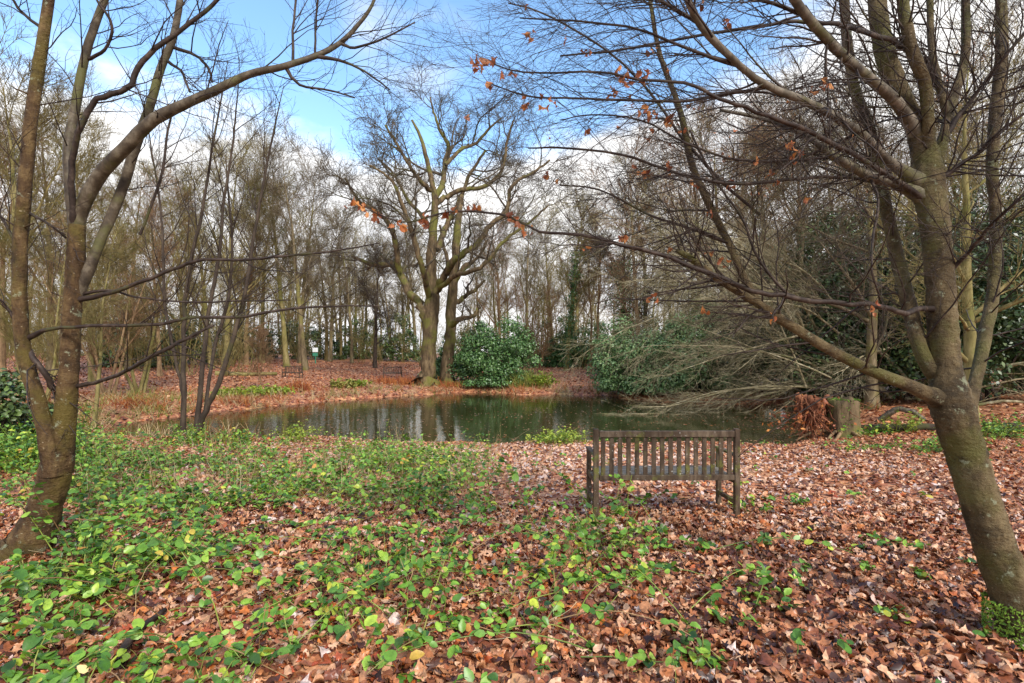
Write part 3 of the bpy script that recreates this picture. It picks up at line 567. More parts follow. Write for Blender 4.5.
for nd in ml:
    nd = snap(nd, TP, 1.15); P, Rr = curve(nd, 4, .25); mt.add(P, Rr, 6); a, b = resample(P, Rr, 14); allP.append(a); allR.append(b)
mt.build('branch', b_dark, lt, O)
AP = np.array(allP); AR = np.array(allR)
L1, q1 = grow(AP, AR, 9, (.3, 1), (25, 75), .7, 7, .13, (.0, 0, .02), .42, .35, .006, .0018, taper=.3, bias=(.25, 0, .15))
L2, q2 = grow(L1, q1, 5, (.2, 1), (25, 65), .3, 5, .14, (0, 0, 0), .6, .4, .0026, .0013)
L3, q3 = grow(L2, q2, 2, (.3, 1), (25, 65), .12, 4, .16, (0, 0, 0), .8, .5, .0017, .001)
Tubes().add(L1, q1, 4).add(L2, q2, 3).add(L3, q3, 3).build('crown', b_dark, lt, O)
# short broken stubs on the stems
st, sr = grow(np.array([AP[0], resample(*curve([(56, 450, D, 14), (69, 372, D, 11), (77, 235, D, 9)]), 14)[0]]), np.full((2, 14), .07), 9, (0, 1), (65, 90), .14, 3, .05, (0, 0, 0), .16, .6, .008, .004)
for a, b in zip(st, sr): Tubes().add(a, b, 5).build('stub', b_left, lt, O)

# ------------------------------------------------------------------ big oak on the far bank, its neighbour, and other trees
def spread_tree(name, base_px, Y, nodes_list, mats, label, group=None, k=(7, 8, 6, 4), L=(4.2, 1.9, .9, .45), wand=.17, up=.05, sides=10, ang=(30, 70), rmin=.012, thin=1):
    g = gpt(base_px, Y); root = empty(name, tuple(g)); tag(root, label, 'tree', group); AP, AR = [], []
    for i, nd in enumerate(nodes_list):
        nd = [(a + rng.normal() * .8 * (i > 0), b, Y + dy, r * (thin if j > 1 or i else 1)) for j, (a, b, dy, r) in enumerate(nd)]
        P, Rr = curve(nd, 5, .22 if i else .08)
        if i == 0: P[0, 2] = min(P[0, 2], g[2] - .1)
        Tubes().add(P, Rr, sides).build('trunk' if i == 0 else 'limb', mats[0], root, g, bumpy=.05)
        a, b = resample(P, Rr, 14); AP.append(a); AR.append(b)
    AP = np.array(AP); AR = np.array(AR)
    A1 = AP[1:]; B1 = AR[1:]
    l1, r1 = grow(A1, B1, k[0], (.25, 1), ang, L[0], 9, wand, (0, 0, up), .55, .35, .14, .03)
    l2, r2 = grow(l1, r1, k[1], (.2, 1), ang, L[1], 7, wand, (0, 0, up), .6, .4, .05, .018)
    l3, r3 = grow(l2, r2, k[2], (.2, 1), ang, L[2], 5, wand, (0, 0, up), .65, .5, .025, rmin)
    l4, r4 = grow(l3, r3, k[3], (.3, 1), ang, L[3], 3, wand, (0, 0, 0), .7, .6, .014, rmin * .7)
    Tubes().add(l1, r1, 5).add(l2, r2, 4).add(l3, r3, 3).add(l4, r4, 3).build('crown', mats[1], root, g)
    return root, l2
oak = [
 [(425, 390, 0, 19), (427, 384, 0, 13), (428, 372, 0, 12), (429, 345, 0, 10.5), (431, 315, 0, 12), (432, 285, 0, 9), (431, 255, 0, 7), (434, 225, 0, 6), (435, 203, 0, 4.8), (433, 187, 0, 4.2), (428, 165, 0, 3.4), (421, 138, 0, 2.6), (412, 120, 0, 1.6)],
 [(426, 322, 0, 7), (419, 305, 0, 6), (407, 287, 1, 5.5), (398, 266, 2, 5), (385, 265, 3, 4), (370, 264, 3, 3.2), (352, 256, 3, 2)],
 [(400, 272, 1, 4.5), (396, 240, 0, 4), (388, 222, 0, 3.4), (372, 208, -1, 3), (358, 200, -1, 2.4), (345, 178, -2, 1.6)],
 [(436, 292, -1, 6), (445, 272, -2, 5.5), (460, 257, -3, 5), (476, 245, -3, 4.2), (490, 226, -3, 3.8), (508, 211, -3, 3.2), (511, 186, -3, 2.6), (534, 173, -3, 2), (550, 160, -3, 1.4)],
 [(434, 205, 0, 5), (444, 198, 1, 4), (462, 190, 1, 3.5), (483, 186, 1, 3), (503, 170, 1, 2.4), (508, 140, 1, 1.8), (515, 120, 1, 1.2)],
 [(435, 200, 0, 5), (443, 180, 1, 4), (447, 160, 2, 3.5), (449, 145, 2, 3), (440, 132, 2, 2.4), (434, 112, 2, 1.6), (430, 97, 2, 1)],
 [(446, 165, 1, 3), (460, 150, 2, 2.6), (475, 142, 3, 2.2), (490, 128, 3, 1.7), (500, 118, 3, 1)],
 [(430, 190, 0, 4), (418, 178, -1, 3.2), (408, 165, -2, 2.6), (395, 140, -2, 2), (385, 125, -2, 1.4)],
 [(430, 300, 0, 5), (422, 270, -2, 4.4), (414, 235, -3, 3.8), (404, 205, -4, 3), (390, 180, -4, 2.2), (370, 165, -4, 1.4)],
 [(436, 250, 0, 5), (446, 225, 2, 4), (456, 205, 3, 3.2), (472, 172, 3, 2.4), (486, 150, 3, 1.6)],
 [(440, 290, -1, 4.4), (456, 275, -3, 3.6), (480, 268, -5, 3), (505, 240, -5, 2.4), (530, 222, -5, 1.8), (548, 205, -5, 1.2)],
 [(432, 230, 0, 4), (420, 214, 2, 3), (408, 200, 3, 2.4), (396, 175, 3, 1.8), (380, 160, 3, 1.2)],
]
spread_tree('oak_tree', 427, 36, oak, (b_oak, b_oaktwig), 'huge spreading bare oak with stout flared trunk at the far edge of the pond', k=(8, 8, 6, 3), L=(3.9, 2.0, 1.0, .6), wand=.2, up=.06, ang=(25, 65), thin=.68)
nb = [
 [(446, 390, 0, 9), (447, 380, 0, 7), (448, 355, 0, 6), (450, 331, 0, 5.5), (453, 290, 0, 5), (456, 255, 0, 4.5), (458, 225, 0, 3.5), (462, 195, 0, 2)],
 [(451, 325, -1, 3.5), (462, 318, -2, 2.6), (474, 316, -3, 1.8), (478, 308, -3, 1)],
 [(452, 305, 1, 3), (462, 298, 1, 2.4), (476, 290, 1, 1.8), (486, 280, 1, 1)],
 [(455, 280, 0, 3), (466, 265, 0, 2.4), (478, 258, 0, 1.6), (486, 240, 0, 1)],
 [(453, 290, 1, 2.6), (448, 270, 2, 2.2), (444, 245, 3, 1.6), (440, 225, 3, 1)],
]
spread_tree('bare_tree', 446, 37, nb, (b_oak, b_oaktwig), 'slimmer red brown tree with broken side branches hugging the big oak', k=(3, 4, 4, 2), L=(1.6, 1.0, .7, .4), wand=.2, up=.05)

# tree prototypes of the wood behind --------------------------------------------------
def proto(hh, r0, limbs, l1len, ang, wand, up, seed, start=.25, multi=1, twig=.013, lean=.05, k2=9, k3=8, k4=5):
    """a tall woodland tree: returns mesh data (trunk, crown) once, copies share it"""
    r = np.random.default_rng(seed); P0 = np.zeros((multi, 3)); P0[:, :2] = r.normal(size=(multi, 2)) * .12 * (multi > 1); P0[:, 2] = -.3
    D0 = r.normal(size=(multi, 3)) * (lean if multi == 1 else .16); D0[:, 2] = 1
    T_ = paths(P0, D0, np.full(multi, hh) * r.uniform(.8, 1, multi), 12, .045, (0, 0, .03), r)
    Rt = r0 * np.array([1.45, 1.0, .9, .82, .74, .66, .57, .48, .38, .27, .17, .07])[None] * np.ones((multi, 1))
    l1, r1 = grow(T_, Rt, limbs, (start, .97), ang, l1len, 9, wand, (0, 0, up), .5, .25, r0 * .5, .03, r=r, taper=.45)
    l2, r2 = grow(l1, r1, k2, (.2, 1), (20, 50), l1len * .42, 7, wand, (0, 0, up), .55, .35, .05, .018, r=r)
    l3, r3 = grow(l2, r2, k3, (.15, 1), (20, 50), l1len * .2, 4, wand, (0, 0, up * .6), .6, .5, .02, twig, r=r)
    l4, r4 = grow(l3, r3, k4, (.3, 1), (20, 50), l1len * .1, 3, wand, (0, 0, 0), .7, .6, .013, twig * .7, r=r)
    tr = Tubes().add(T_, Rt, 9); cr_ = Tubes().add(l1, r1, 5).add(l2, r2, 4).add(l3, r3, 3).add(l4, r4, 3)
    return tr, cr_
protos = {}
spec = {
 'ash': (20, .24, 16, 6.0, (25, 48), .07, .05, 1, .25, 1, .013), 'tall': (22, .28, 15, 6.5, (22, 42), .06, .06, 2, .3, 1, .013), 'ash2': (19, .2, 15, 5.5, (25, 55), .09, .05, 3, .2, 1, .013),
 'coppice': (14, .11, 8, 4.0, (18, 38), .07, .06, 4, .12, 4, .010), 'beech': (20, .30, 17, 7.0, (45, 80), .10, .03, 5, .18, 1, .012), 'pole': (17, .15, 12, 3.6, (22, 50), .08, .05, 6, .35, 1, .012),
 'gnarl': (15, .26, 13, 6.0, (35, 70), .15, .04, 7, .2, 1, .013), 'sapling': (9, .05, 12, 2.4, (20, 45), .08, .05, 8, .15, 2, .007),
}
for kx, sp in spec.items(): protos[kx] = proto(*sp)
t_olive = bark('olive_twigs', (.06, .045, .018), (.175, .138, .052), (.31, .25, .11), (.13, .13, .03), .4, 3, (1, 1, .3), .02, .85)
t_grey = bark('grey_twigs', (.05, .037, .022), (.14, .107, .062), (.25, .20, .13), (.10, .10, .04), .3, 3, (1, 1, .3), .02, .85)
t_red = bark('reddish_twigs', (.06, .035, .02), (.19, .11, .058), (.31, .20, .11), (.12, .10, .04), .2, 3, (1, 1, .3), .02, .85)
PM = {'olive': (b_olive, t_olive), 'grey': (b_grey, t_grey), 'red': (b_red, t_red), 'dark': (b_black, b_black)}
cache = {}
def wood_tree(kind, mt_, px, Y, hh, label, group=None, yaw=None, name='bare_tree', gp=None):
    g = gpt(px, Y) if gp is None else gp; root = empty(name, tuple(g)); tag(root, label, 'tree', group)
    key = (kind, mt_)
    if key not in cache:
        a, b = protos[kind]; t1 = a.build('trunk', PM[mt_][0], root); t2 = b.build('crown', PM[mt_][1], root); cache[key] = (t1, t2)
    else:
        for s in cache[key]: c = s.copy(); col.objects.link(c); c.parent = root
    s = hh / spec[kind][0]; root.scale = (s, s, s); root.rotation_euler.z = rng.uniform(0, 6.28) if yaw is None else yaw
    return root
GW = 'bare trees of the wood round the pond'
wt = [  # kind, bark, px, Y, height, label
 ('tall', 'olive', 287, 50, 21, 'tall mossy tree behind the dark bench by the fallen log'),
 ('tall', 'grey', 306, 47, 20, 'curved moss footed tree standing alone just past the dark far bench'),
 ('ash', 'olive', 262, 56, 22, 'tall olive tree behind the far end of the fallen log'),
 ('ash2', 'red', 246, 52, 20, 'reddish fan crowned tree rising over the fallen log'),
 ('ash', 'grey', 330, 62, 20, 'grey tree behind the small sign post on the far bank'),
 ('ash2', 'grey', 352, 60, 18, 'grey fan shaped tree between sign post and oak, left crown tip lower'),
 ('gnarl', 'dark', 375, 52, 12, 'dark trunked forked tree on the bank behind the gap before the oak'),
 ('pole', 'olive', 362, 72, 18, 'pole thin olive trunk in the gap before the oak'),
 ('pole', 'grey', 391, 68, 17, 'straight grey pole tree directly beyond the light far bench'),
 ('ash', 'grey', 405, 70, 20, 'fan crowned tree seen through the oak limbs on their lower side'),
 ('ash', 'red', 500, 60, 19, 'red brown tree rising behind the round rhododendron'),
 ('tall', 'grey', 528, 55, 18, 'upright tree behind the edge of the round rhododendron'),
 ('ash2', 'olive', 553, 62, 19, 'olive fan shaped tree over the leafy gap between the two bushes'),
 ('tall', 'olive', 566, 50, 18, 'ivy clad straight tree over the leafy gap between the two bushes'),
 ('pole', 'red', 590, 52, 16, 'reddish pole tree in the gap, next to the ivy clad pair'),
 ('pole', 'red', 600, 50, 17, 'reddish leaning pole tree just before the ivy tangled tree'),
 ('gnarl', 'dark', 622, 42, 15, 'wide forked tree smothered in ivy above the pale rhododendron'),
 ('ash', 'olive', 645, 48, 20, 'tall olive tree behind the pale rhododendron'),
 ('ash2', 'olive', 672, 44, 18, 'olive tree with arching limbs above the twiggy fallen crown'),
 ('tall', 'red', 700, 40, 20, 'reddish tree above the twiggy fallen crown'),
 ('beech', 'olive', 725, 34, 18, 'broad tree with long level limbs over the twiggy fallen crown'),
 ('ash', 'red', 760, 38, 20, 'reddish tree behind the holly thicket, over its near end'),
 ('beech', 'red', 800, 28, 17, 'broad brown leaved beech rising out of the holly thicket'),
 ('ash2', 'grey', 840, 32, 19, 'grey tree above the middle of the holly thicket'),
 ('beech', 'red', 905, 26, 17, 'broad beech behind the top of the leaning tree'),
 ('ash', 'grey', 960, 30, 18, 'grey tree glimpsed past the leaning tree and its side stem'),
 ('ash2', 'olive', 1010, 24, 15, 'olive tree behind the pale side stem of the leaning tree'),
 ('tall', 'olive', 212, 45, 17, 'mossy tree behind the dark thin stems at the pond edge'),
 ('ash', 'olive', 183, 40, 16, 'olive tree behind the straightest of the dark pond edge stems'),
 ('ash2', 'red', 160, 36, 14, 'reddish fan crowned tree beyond the slanting stem of the twin stemmed tree'),
 ('ash', 'grey', 128, 42, 18, 'grey tree under the great arching limb of the twin stemmed tree'),
 ('coppice', 'olive', 140, 26, 10, 'many stemmed olive coppice on the near bank end of the pond'),
 ('coppice', 'red', 108, 24, 9, 'many stemmed reddish coppice beside the twin stemmed tree'),
 ('ash2', 'olive', 92, 30, 15, 'olive tree close behind the twin stemmed tree'),
 ('tall', 'grey', 50, 34, 18, 'grey tree seen between the two stems of the twin stemmed tree'),
 ('ash', 'red', 3, 28, 15, 'reddish tree outside the outer stem of the twin stemmed tree'),
 ('coppice', 'olive', 40, 20, 8, 'low coppice between the two stems of the twin stemmed tree'),
 ('pole', 'olive', 92, 16, 7.5, 'thin mossy sapling beside the twin stemmed tree foot'),
 ('ash', 'grey', 480, 75, 20, 'distant grey tree between the oak pair and the round rhododendron'),
 ('coppice', 'red', 538, 46, 8, 'bushy red brown coppice at the edge of the round rhododendron'),
 ('sapling', 'red', 262, 30, 4.5, 'thin rusty sapling by the pond edge before the fallen log'),
 ('beech', 'red', 735, 29, 16, 'brown beech over the fallen crown, its level limbs crossing the sky'),
 ('ash2', 'grey', 792, 24, 15, 'grey fan crowned tree between fallen crown and leaning tree'),
 ('beech', 'grey', 872, 20, 14, 'grey beech entangled with the second stem of the leaning tree'),
 ('beech', 'olive', 970, 15, 12, 'mossy beech between the leaning tree and its pale side stem'),
 ('ash2', 'red', 640, 36, 17, 'reddish fan crowned tree rising over the pale rhododendrons'),
 ('ash', 'olive', 225, 48, 23, 'tall olive tree over the clump of thin blackish stems'),
 ('ash2', 'grey', 300, 58, 25, 'tallest grey fan crown above the curved moss footed tree'),
 ('ash2', 'olive', 75, 38, 20, 'broad olive crown behind the twin stemmed tree'),
 ('ash', 'olive', 25, 24, 17, 'tall olive tree between frame edge and the twin stemmed tree'),
 ('ash2', 'grey', 575, 70, 23, 'distant grey crown high above the leafy gap'),
 ('ash2', 'grey', 415, 78, 27, 'distant grey crown directly behind the big oak'),
]
for a in wt: wood_tree(*a, group=GW)
# ivy on three trunks
def ivy(px, Y, h0, h1, rad, n, parent_label=None):
    root = [o for o in bpy.data.objects if o.get('label') == parent_label][0]; tr = [o for o in bpy.data.objects if o.parent == root and o.name.startswith('trunk')][0]
    s = root.scale[0]; r_ = np.random.default_rng(int(px)); hh = r_.uniform(h0, h1, n) / s; a = r_.uniform(0, 2 * np.pi, n); k_ = [kk for kk, vv in cache.items() if vv[0].data == tr.data][0]
    T_ = protos[k_[0]][0].g[(12, 9)][0][0][0]; cx_ = np.interp(hh, T_[:, 2], T_[:, 0]); cy_ = np.interp(hh, T_[:, 2], T_[:, 1])
    rr = (rad * r_.uniform(.3, 1.2, n) * (1 + .5 * np.sin(hh * 2.3 + px))) / s; q = np.stack([cx_ + np.cos(a) * rr, cy_ + np.sin(a) * rr, hh], 1)
    V, Fc, vp = leaves(q, np.stack([np.cos(a), np.sin(a), np.full(n, .5)], 1) + r_.normal(size=(n, 3)) * .5, r_.uniform(.14, .26, n) / s, 'rhomb'); leaf_obj('ivy', [(V, Fc, vp, r_.random(n))], m_ivy, root)
ivy(566, 50, .3, 12, .55, 2600, 'ivy clad straight tree over the leafy gap between the two bushes')
ivy(622, 42, .3, 9.5, 1.0, 4200, 'wide forked tree smothered in ivy above the pale rhododendron')
ivy(645, 48, .3, 9, .45, 1200, 'tall olive tree behind the pale rhododendron')
# brown leaves clinging to the two beeches
for lb, n in (('broad brown leaved beech rising out of the holly thicket', 2600), ('broad beech behind the top of the leaning tree', 1500)):
    root = [o for o in bpy.data.objects if o.get('label') == lb][0]; g_ = protos['beech'][1].g[(7, 4)][0][0]
    hang(g_[:, 3:], n, .12, 'dead_leaves', root, kinds=('rhomb', 'rhomb'))
# the far-off wood beyond: one mass
def merged_wood(n, seed, y0, y1, name):
    r = np.random.default_rng(seed); tb = Tubes()
    Y = np.sqrt(r.uniform(y0 ** 2, y1 ** 2, n)); x = r.uniform(-1.15, 1.15, n) * Y
    P0 = np.stack([x, Y, gz(x, Y) - .2], 1); D0 = r.normal(size=(n, 3)) * .05; D0[:, 2] = 1; hh = r.uniform(12, 21, n)
    T_ = paths(P0, D0, hh, 8, .05, (0, 0, .03), r); Rt = r.uniform(.10, .26, (n, 1)) * np.linspace(1.1, .12, 8)[None]; tb.add(T_, Rt, 5)
    l1, r1 = grow(T_, Rt, 12, (.2, .98), (22, 50), 5.5, 6, .09, (0, 0, .05), .45, .3, .09, .03, r=r); tb.add(l1, r1, 3)
    l2, r2 = grow(l1, r1, 6, (.2, 1), (20, 50), 2.6, 4, .1, (0, 0, .04), .6, .5, .04, .02, r=r); tb.add(l2, r2, 3)
    l3, r3 = grow(l2, r2, 4, (.2, 1), (20, 50), 1.2, 3, .1, (0, 0, .0), .6, .6, .025, .016, r=r); tb.add(l3, r3, 3)
    tag(tb.build(name, t_olive), kind='stuff')
merged_wood(260, 21, 64, 125, 'distant_woods')
def scrub(n, seed, name):
    r = np.random.default_rng(seed); Y = np.sqrt(r.uniform(38 ** 2, 78 ** 2, n * 4)); x = r.uniform(-1.1, 1.1, n * 4) * Y; px = x / Y * F + CX
    k = (sdf(x, Y) > 3) & (r.random(n * 4) < np.where(px < 250, 1, np.where(px < 420, .6 * (Y > 60), .6)) * np.where((px > 545) & (px < 605) & (Y < 50), 0, 1)) & ((px < 240) | (Y > 50)); x, Y = x[k][:n], Y[k][:n]; n = len(x)
    P0 = np.stack([x, Y, gz(x, Y) - .1], 1); P0 = np.repeat(P0, 5, 0) + r.normal(size=(n * 5, 3)) * np.array([.3, .3, 0]); D0 = r.normal(size=(n * 5, 3)) * .35; D0[:, 2] = 1
    A = paths(P0, D0, r.uniform(2, 7.5, n * 5), 7, .1, (0, 0, .02), r); Ar = np.full((n * 5, 7), .03) * np.linspace(1, .3, 7)
    l1, r1 = grow(A, Ar, 6, (.15, 1), (20, 60), 1.3, 5, .12, (0, 0, .03), .6, .5, .02, .014, r=r); l2, r2 = grow(l1, r1, 5, (.2, 1), (20, 60), .6, 3, .12, (0, 0, 0), .7, .6, .014, .010, r=r)
    tag(Tubes().add(A, Ar, 4).add(l1, r1, 3).add(l2, r2, 3).build(name, t_olive), kind='stuff')
scrub(380, 31, 'undergrowth')

# ------------------------------------------------------------------ evergreen bushes
def bush(name, px, Y, w, dpt, h, n, size, mat, label, cat='bush', group=None, lumps=60, droop=0, kind='oval', seed=0, z0=0, inner=.35, stems=True):
    r = np.random.default_rng(abs(seed + int(px * 7))); g = gpt(px, Y); root = empty(name, tuple(g)); tag(root, label, cat, group)
    u = r.normal(size=(lumps, 3)); u[:, 2] = np.abs(u[:, 2]); u = norm(u); rad = np.where(r.random(lumps) < inner, r.uniform(.3, .75, lumps), r.uniform(.62, 1.05, lumps))[:, None]
    c = u * rad * np.array([w / 2, dpt / 2, h * .86]); c[:, 2] += z0; lr = r.uniform(.07, .18, lumps) * (w * h) ** .5
    i = r.integers(0, lumps, n); q = norm(r.normal(size=(n, 3))); q[:, 2] = q[:, 2] * .8 + .12; pos = c[i] + q * (lr[i] * r.uniform(.45, 1.12, n))[:, None]
    pos[:, 2] = np.maximum(pos[:, 2], r.uniform(.02, .35, n) + (z0 > 0) * r.uniform(.2, 1.0, n)); nn = q * .8 + r.normal(size=(n, 3)) * .45 + np.array([0, 0, .5])
    pos[:, 2] -= droop * r.random(n) ** 2
    V, Fc, vp = leaves(pos, nn, r.uniform(.7, 1.35, n) * size, kind, r)
    leaf_obj('foliage', [(V, Fc, vp, np.clip(r.beta(2, 2.2, n) + .15 * (r.random(lumps)[i] - .5), 0, 1))], mat, root)
    if stems:
        m_ = 7; P0 = r.normal(size=(m_, 3)) * np.array([w * .07, dpt * .07, 0]); tg = c[r.integers(0, lumps, m_)]; D0 = tg - P0; S_ = paths(P0, D0 + np.array([0, 0, h * .3]), np.linalg.norm(D0, axis=1), 7, .1, (0, 0, -.02), r)
        [Tubes().add(q_, np.linspace(.06, .012, 7), 5).build('stem', b_black, root) for q_ in S_]
    return root
bush('rhododendron', 496, 36.5, 6.6, 5, 5.4, 24000, .15, m_rhodo, 'big dark green rounded rhododendron on the bank beside the oak pair', lumps=90, kind='oval', seed=5)
bush('rhododendron', 447, 39.5, 4.0, 3, 3.4, 5000, .19, m_rhodo2, 'paler rhododendron peeping out behind the oak pair', lumps=40, seed=2)
bush('rhododendron', 634, 30, 5.4, 4.5, 4.8, 24000, .14, m_rhodo2, 'pale green rhododendron at the water edge under the ivy smothered tree', lumps=80, seed=8)
bush('rhododendron', 696, 28.5, 8, 4.5, 5.6, 26000, .14, m_rhodo2, 'pale green rhododendron half buried under the twiggy fallen crown', lumps=80, seed=9)
bush('laurel_bush', 566, 56, 6, 3.5, 4.6, 6500, .2, m_ivy, 'bright green laurel at the top of the leafy gap between bushes', lumps=50, seed=3)
bush('laurel_bush', 598, 57, 6, 3.5, 5, 5000, .2, m_rhodo, 'darker laurel at the top of the leafy gap, by the pale rhododendron', lumps=50, seed=4)
hl = [(235, 62, 9, 5.4, 'low dark holly behind the fallen log'), (285, 66, 8, 6.21, 'dark holly behind the tall mossy tree'), (325, 68, 9, 5.670000000000001, 'dark holly just behind the sign post'), (365, 70, 8, 6.75, 'dark holly behind the forked tree in the gap before the oak'), (402, 66, 6, 6.48, 'dark holly closing the view at the oak trunk'),
      (185, 50, 8, 5.4, 'dark holly behind the straight dark pond edge stems'), (130, 44, 7, 5.670000000000001, 'dark holly under the great arching limb'), (530, 62, 8, 7, 'dark holly behind the red brown coppice'), (470, 66, 8, 7, 'dark holly behind the oak pair'), (575, 72, 9, 7.5, 'dark distant holly above the leafy gap'), (640, 50, 8, 6, 'dark holly behind the ivy smothered tree')]
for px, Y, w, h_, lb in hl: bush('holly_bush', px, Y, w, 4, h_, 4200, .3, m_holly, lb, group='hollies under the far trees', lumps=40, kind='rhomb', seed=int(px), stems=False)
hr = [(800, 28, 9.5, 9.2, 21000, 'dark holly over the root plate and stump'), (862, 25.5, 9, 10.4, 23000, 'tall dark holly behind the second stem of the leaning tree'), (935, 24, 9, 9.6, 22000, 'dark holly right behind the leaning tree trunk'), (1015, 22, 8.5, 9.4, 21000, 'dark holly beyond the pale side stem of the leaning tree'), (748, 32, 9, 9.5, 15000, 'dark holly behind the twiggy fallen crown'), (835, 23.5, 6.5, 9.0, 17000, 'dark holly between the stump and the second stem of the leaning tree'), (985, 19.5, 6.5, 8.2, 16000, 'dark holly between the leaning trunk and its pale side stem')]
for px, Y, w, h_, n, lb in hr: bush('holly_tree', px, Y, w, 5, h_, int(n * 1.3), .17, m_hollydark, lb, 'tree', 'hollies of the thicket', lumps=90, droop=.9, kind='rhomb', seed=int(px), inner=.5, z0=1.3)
bush('laurel_bush', -2, 11, 2.6, 2, 2.2, 4500, .12, m_holly, 'dark evergreen bush outside the twin stemmed tree', lumps=40, seed=6)

# ------------------------------------------------------------------ twiggy fallen crown
def sprawl(name, px, Y, n, L, dirs, mat, label, base_r=.12, k=(9, 9, 5), lens=(2.2, 1.1, .5), trop=-.10, sprd=(.7, 1.5), zr=(-.1, .5)):
    g = gpt(px, Y); root = empty(name, tuple(g)); tag(root, label, 'tree'); P0 = rng.normal(size=(n, 3)) * np.array([*sprd, 0]); P0[:, 2] = rng.uniform(*zr, n)
    D0 = np.array(dirs)[rng.integers(0, len(dirs), n)] + rng.normal(size=(n, 3)) * .28
    A = paths(P0, D0, rng.uniform(.6, 1.1, n) * L, 12, .06, (-.02, 0, trop)); A[:, :, 2] = np.maximum(A[:, :, 2], .2); Ar = np.linspace(1, .15, 12)[None] * rng.uniform(.3, 1, (n, 1)) * base_r
    Tubes().add(A, Ar, 7).build('limb', mat, root)
    l1, r1 = grow(A, Ar, k[0], (.15, 1), (20, 55), lens[0], 8, .07, (-.04, -.02, trop * .9), .5, .3, .03, .008, bias=(-.3, -.05, -.1)); l2, r2 = grow(l1, r1, k[1], (.15, 1), (20, 50), lens[1], 6, .08, (-.03, 0, trop * .8), .6, .4, .012, .0048)
    l3, r3 = grow(l2, r2, k[2], (.2, 1), (20, 50), lens[2], 4, .08, (0, 0, trop * .5), .7, .5, .006, .0036)
    low = g[2] * 0 + (WZ - g[2]) + .03
    for a in (l1, l2, l3): a[:, :, 2] = np.maximum(a[:, :, 2], low)
    Tubes().add(l1, r1, 4).add(l2, r2, 3).add(l3, r3, 3).build('crown', mat, root); return root
sprawl('fallen_tree', 822, 22.2, 40, 8.5, [(-1, -.05, .5), (-1, .0, .25), (-1, -.1, .8), (-.8, -.15, .9)], b_pale, 'pale twiggy fallen crown drooping over the edge of the pond', base_r=.09, k=(10, 8, 5), trop=-.05, sprd=(1.6, .8), zr=(.6, 5.2))
sprawl('fallen_tree', 900, 21, 12, 5.5, [(-1, -.1, .5), (.6, -.4, .7), (-.3, -.5, .9), (1, -.3, .5)], b_pale, 'tangle of pale drooping dead branches under the dark hollies', k=(6, 6, 3), lens=(1.5, .8, .4))

# ------------------------------------------------------------------ dark thin stems at the near pond edge
O = gpt(192, 12.5); rt2 = empty('dark_stemmed_tree', tuple(O)); tag(rt2, 'clump of thin blackish stems fanning up from the near pond edge', 'tree'); D = 12.5
ms = [[(183, 430, D, 3.2), (184, 355, D, 2.6), (185, 304, D, 2.4), (194, 247, D, 2), (202, 215, D, 1.7), (212, 150, D, 1.3), (222, 95, D, .8), (228, 60, D, .3)],
      [(197, 430, D, 3.4), (202, 371, D, 2.6), (210, 304, D, 2.2), (219, 254, D, 1.9), (223, 210, D, 1.6), (232, 150, D, 1.2), (236, 110, D, .8), (240, 70, D, .3)],
      [(198, 432, D, 4), (206, 410, D, 3.2), (219, 382, D, 2.8), (236, 331, D, 2.4), (246, 287, D, 2), (257, 220, D, 1.6), (268, 160, D, 1.2), (276, 120, D, .8), (284, 85, D, .3)],
      [(184, 400, D, 2), (178, 370, D, 1.8), (165, 304, D, 1.7), (163, 250, D, 1.5), (160, 200, D, 1.2), (150, 140, D, .8), (146, 110, D, .3)],
      [(205, 412, D, 2), (214, 350, D + .5, 1.9), (228, 300, D + .5, 1.7), (232, 240, D + .5, 1.4), (228, 190, D + .5, 1), (226, 150, D + .5, .3)]]
AP, AR = [], []
for nd in ms:
    nd = [(a, b, Y, r) for a, b, Y, r in nd]; P, Rr = curve(nd, 4, .2); Tubes().add(P, Rr, 7).build('stem', b_black, rt2, O); a, b = resample(P, Rr, 12); AP.append(a); AR.append(b)
l1, r1 = grow(np.array(AP), np.array(AR), 15, (.25, 1), (20, 50), 1.8, 7, .08, (0, 0, .05), .5, .35, .02, .008); l2, r2 = grow(l1, r1, 6, (.2, 1), (20, 50), .8, 5, .1, (0, 0, .03), .6, .5, .008, .0045); l3, r3 = grow(l2, r2, 3, (.2, 1), (20, 50), .35, 3, .1, (0, 0, 0), .7, .6, .005, .0035)
Tubes().add(l1, r1, 4).add(l2, r2, 3).add(l3, r3, 3).build('crown', b_black, rt2, O)

# ------------------------------------------------------------------ small things
# fallen log
def log(px0, py0, px1, py1, Y, r, mat, name, label, cat='log', nodes=None, sides=10):
    if nodes is None: nodes = [(px0 + (px1 - px0) * i / 5, py0 + (py1 - py0) * i / 5 + rng.normal() * .3, Y, r * (1 - .08 * i)) for i in range(6)]
    P, Rr = curve(nodes, 3, .1); c0 = P[0].copy(); o = Tubes().add(P, Rr, sides).build(name, mat, None, c0, bumpy=.08); tag(o, label, cat); return o
g0 = gpt(215, 38); g1 = gpt(277, 40)
A = np.linspace(g0, g1, 9); A[:, 2] = gz(A[:, 0], A[:, 1]) + .16
tag(Tubes().add(A, np.linspace(.2, .13, 9), 10).build('fallen_log', b_olive, None, A[0], bumpy=.08), 'mossy log lying along the far bank beside the dark bench', 'log')
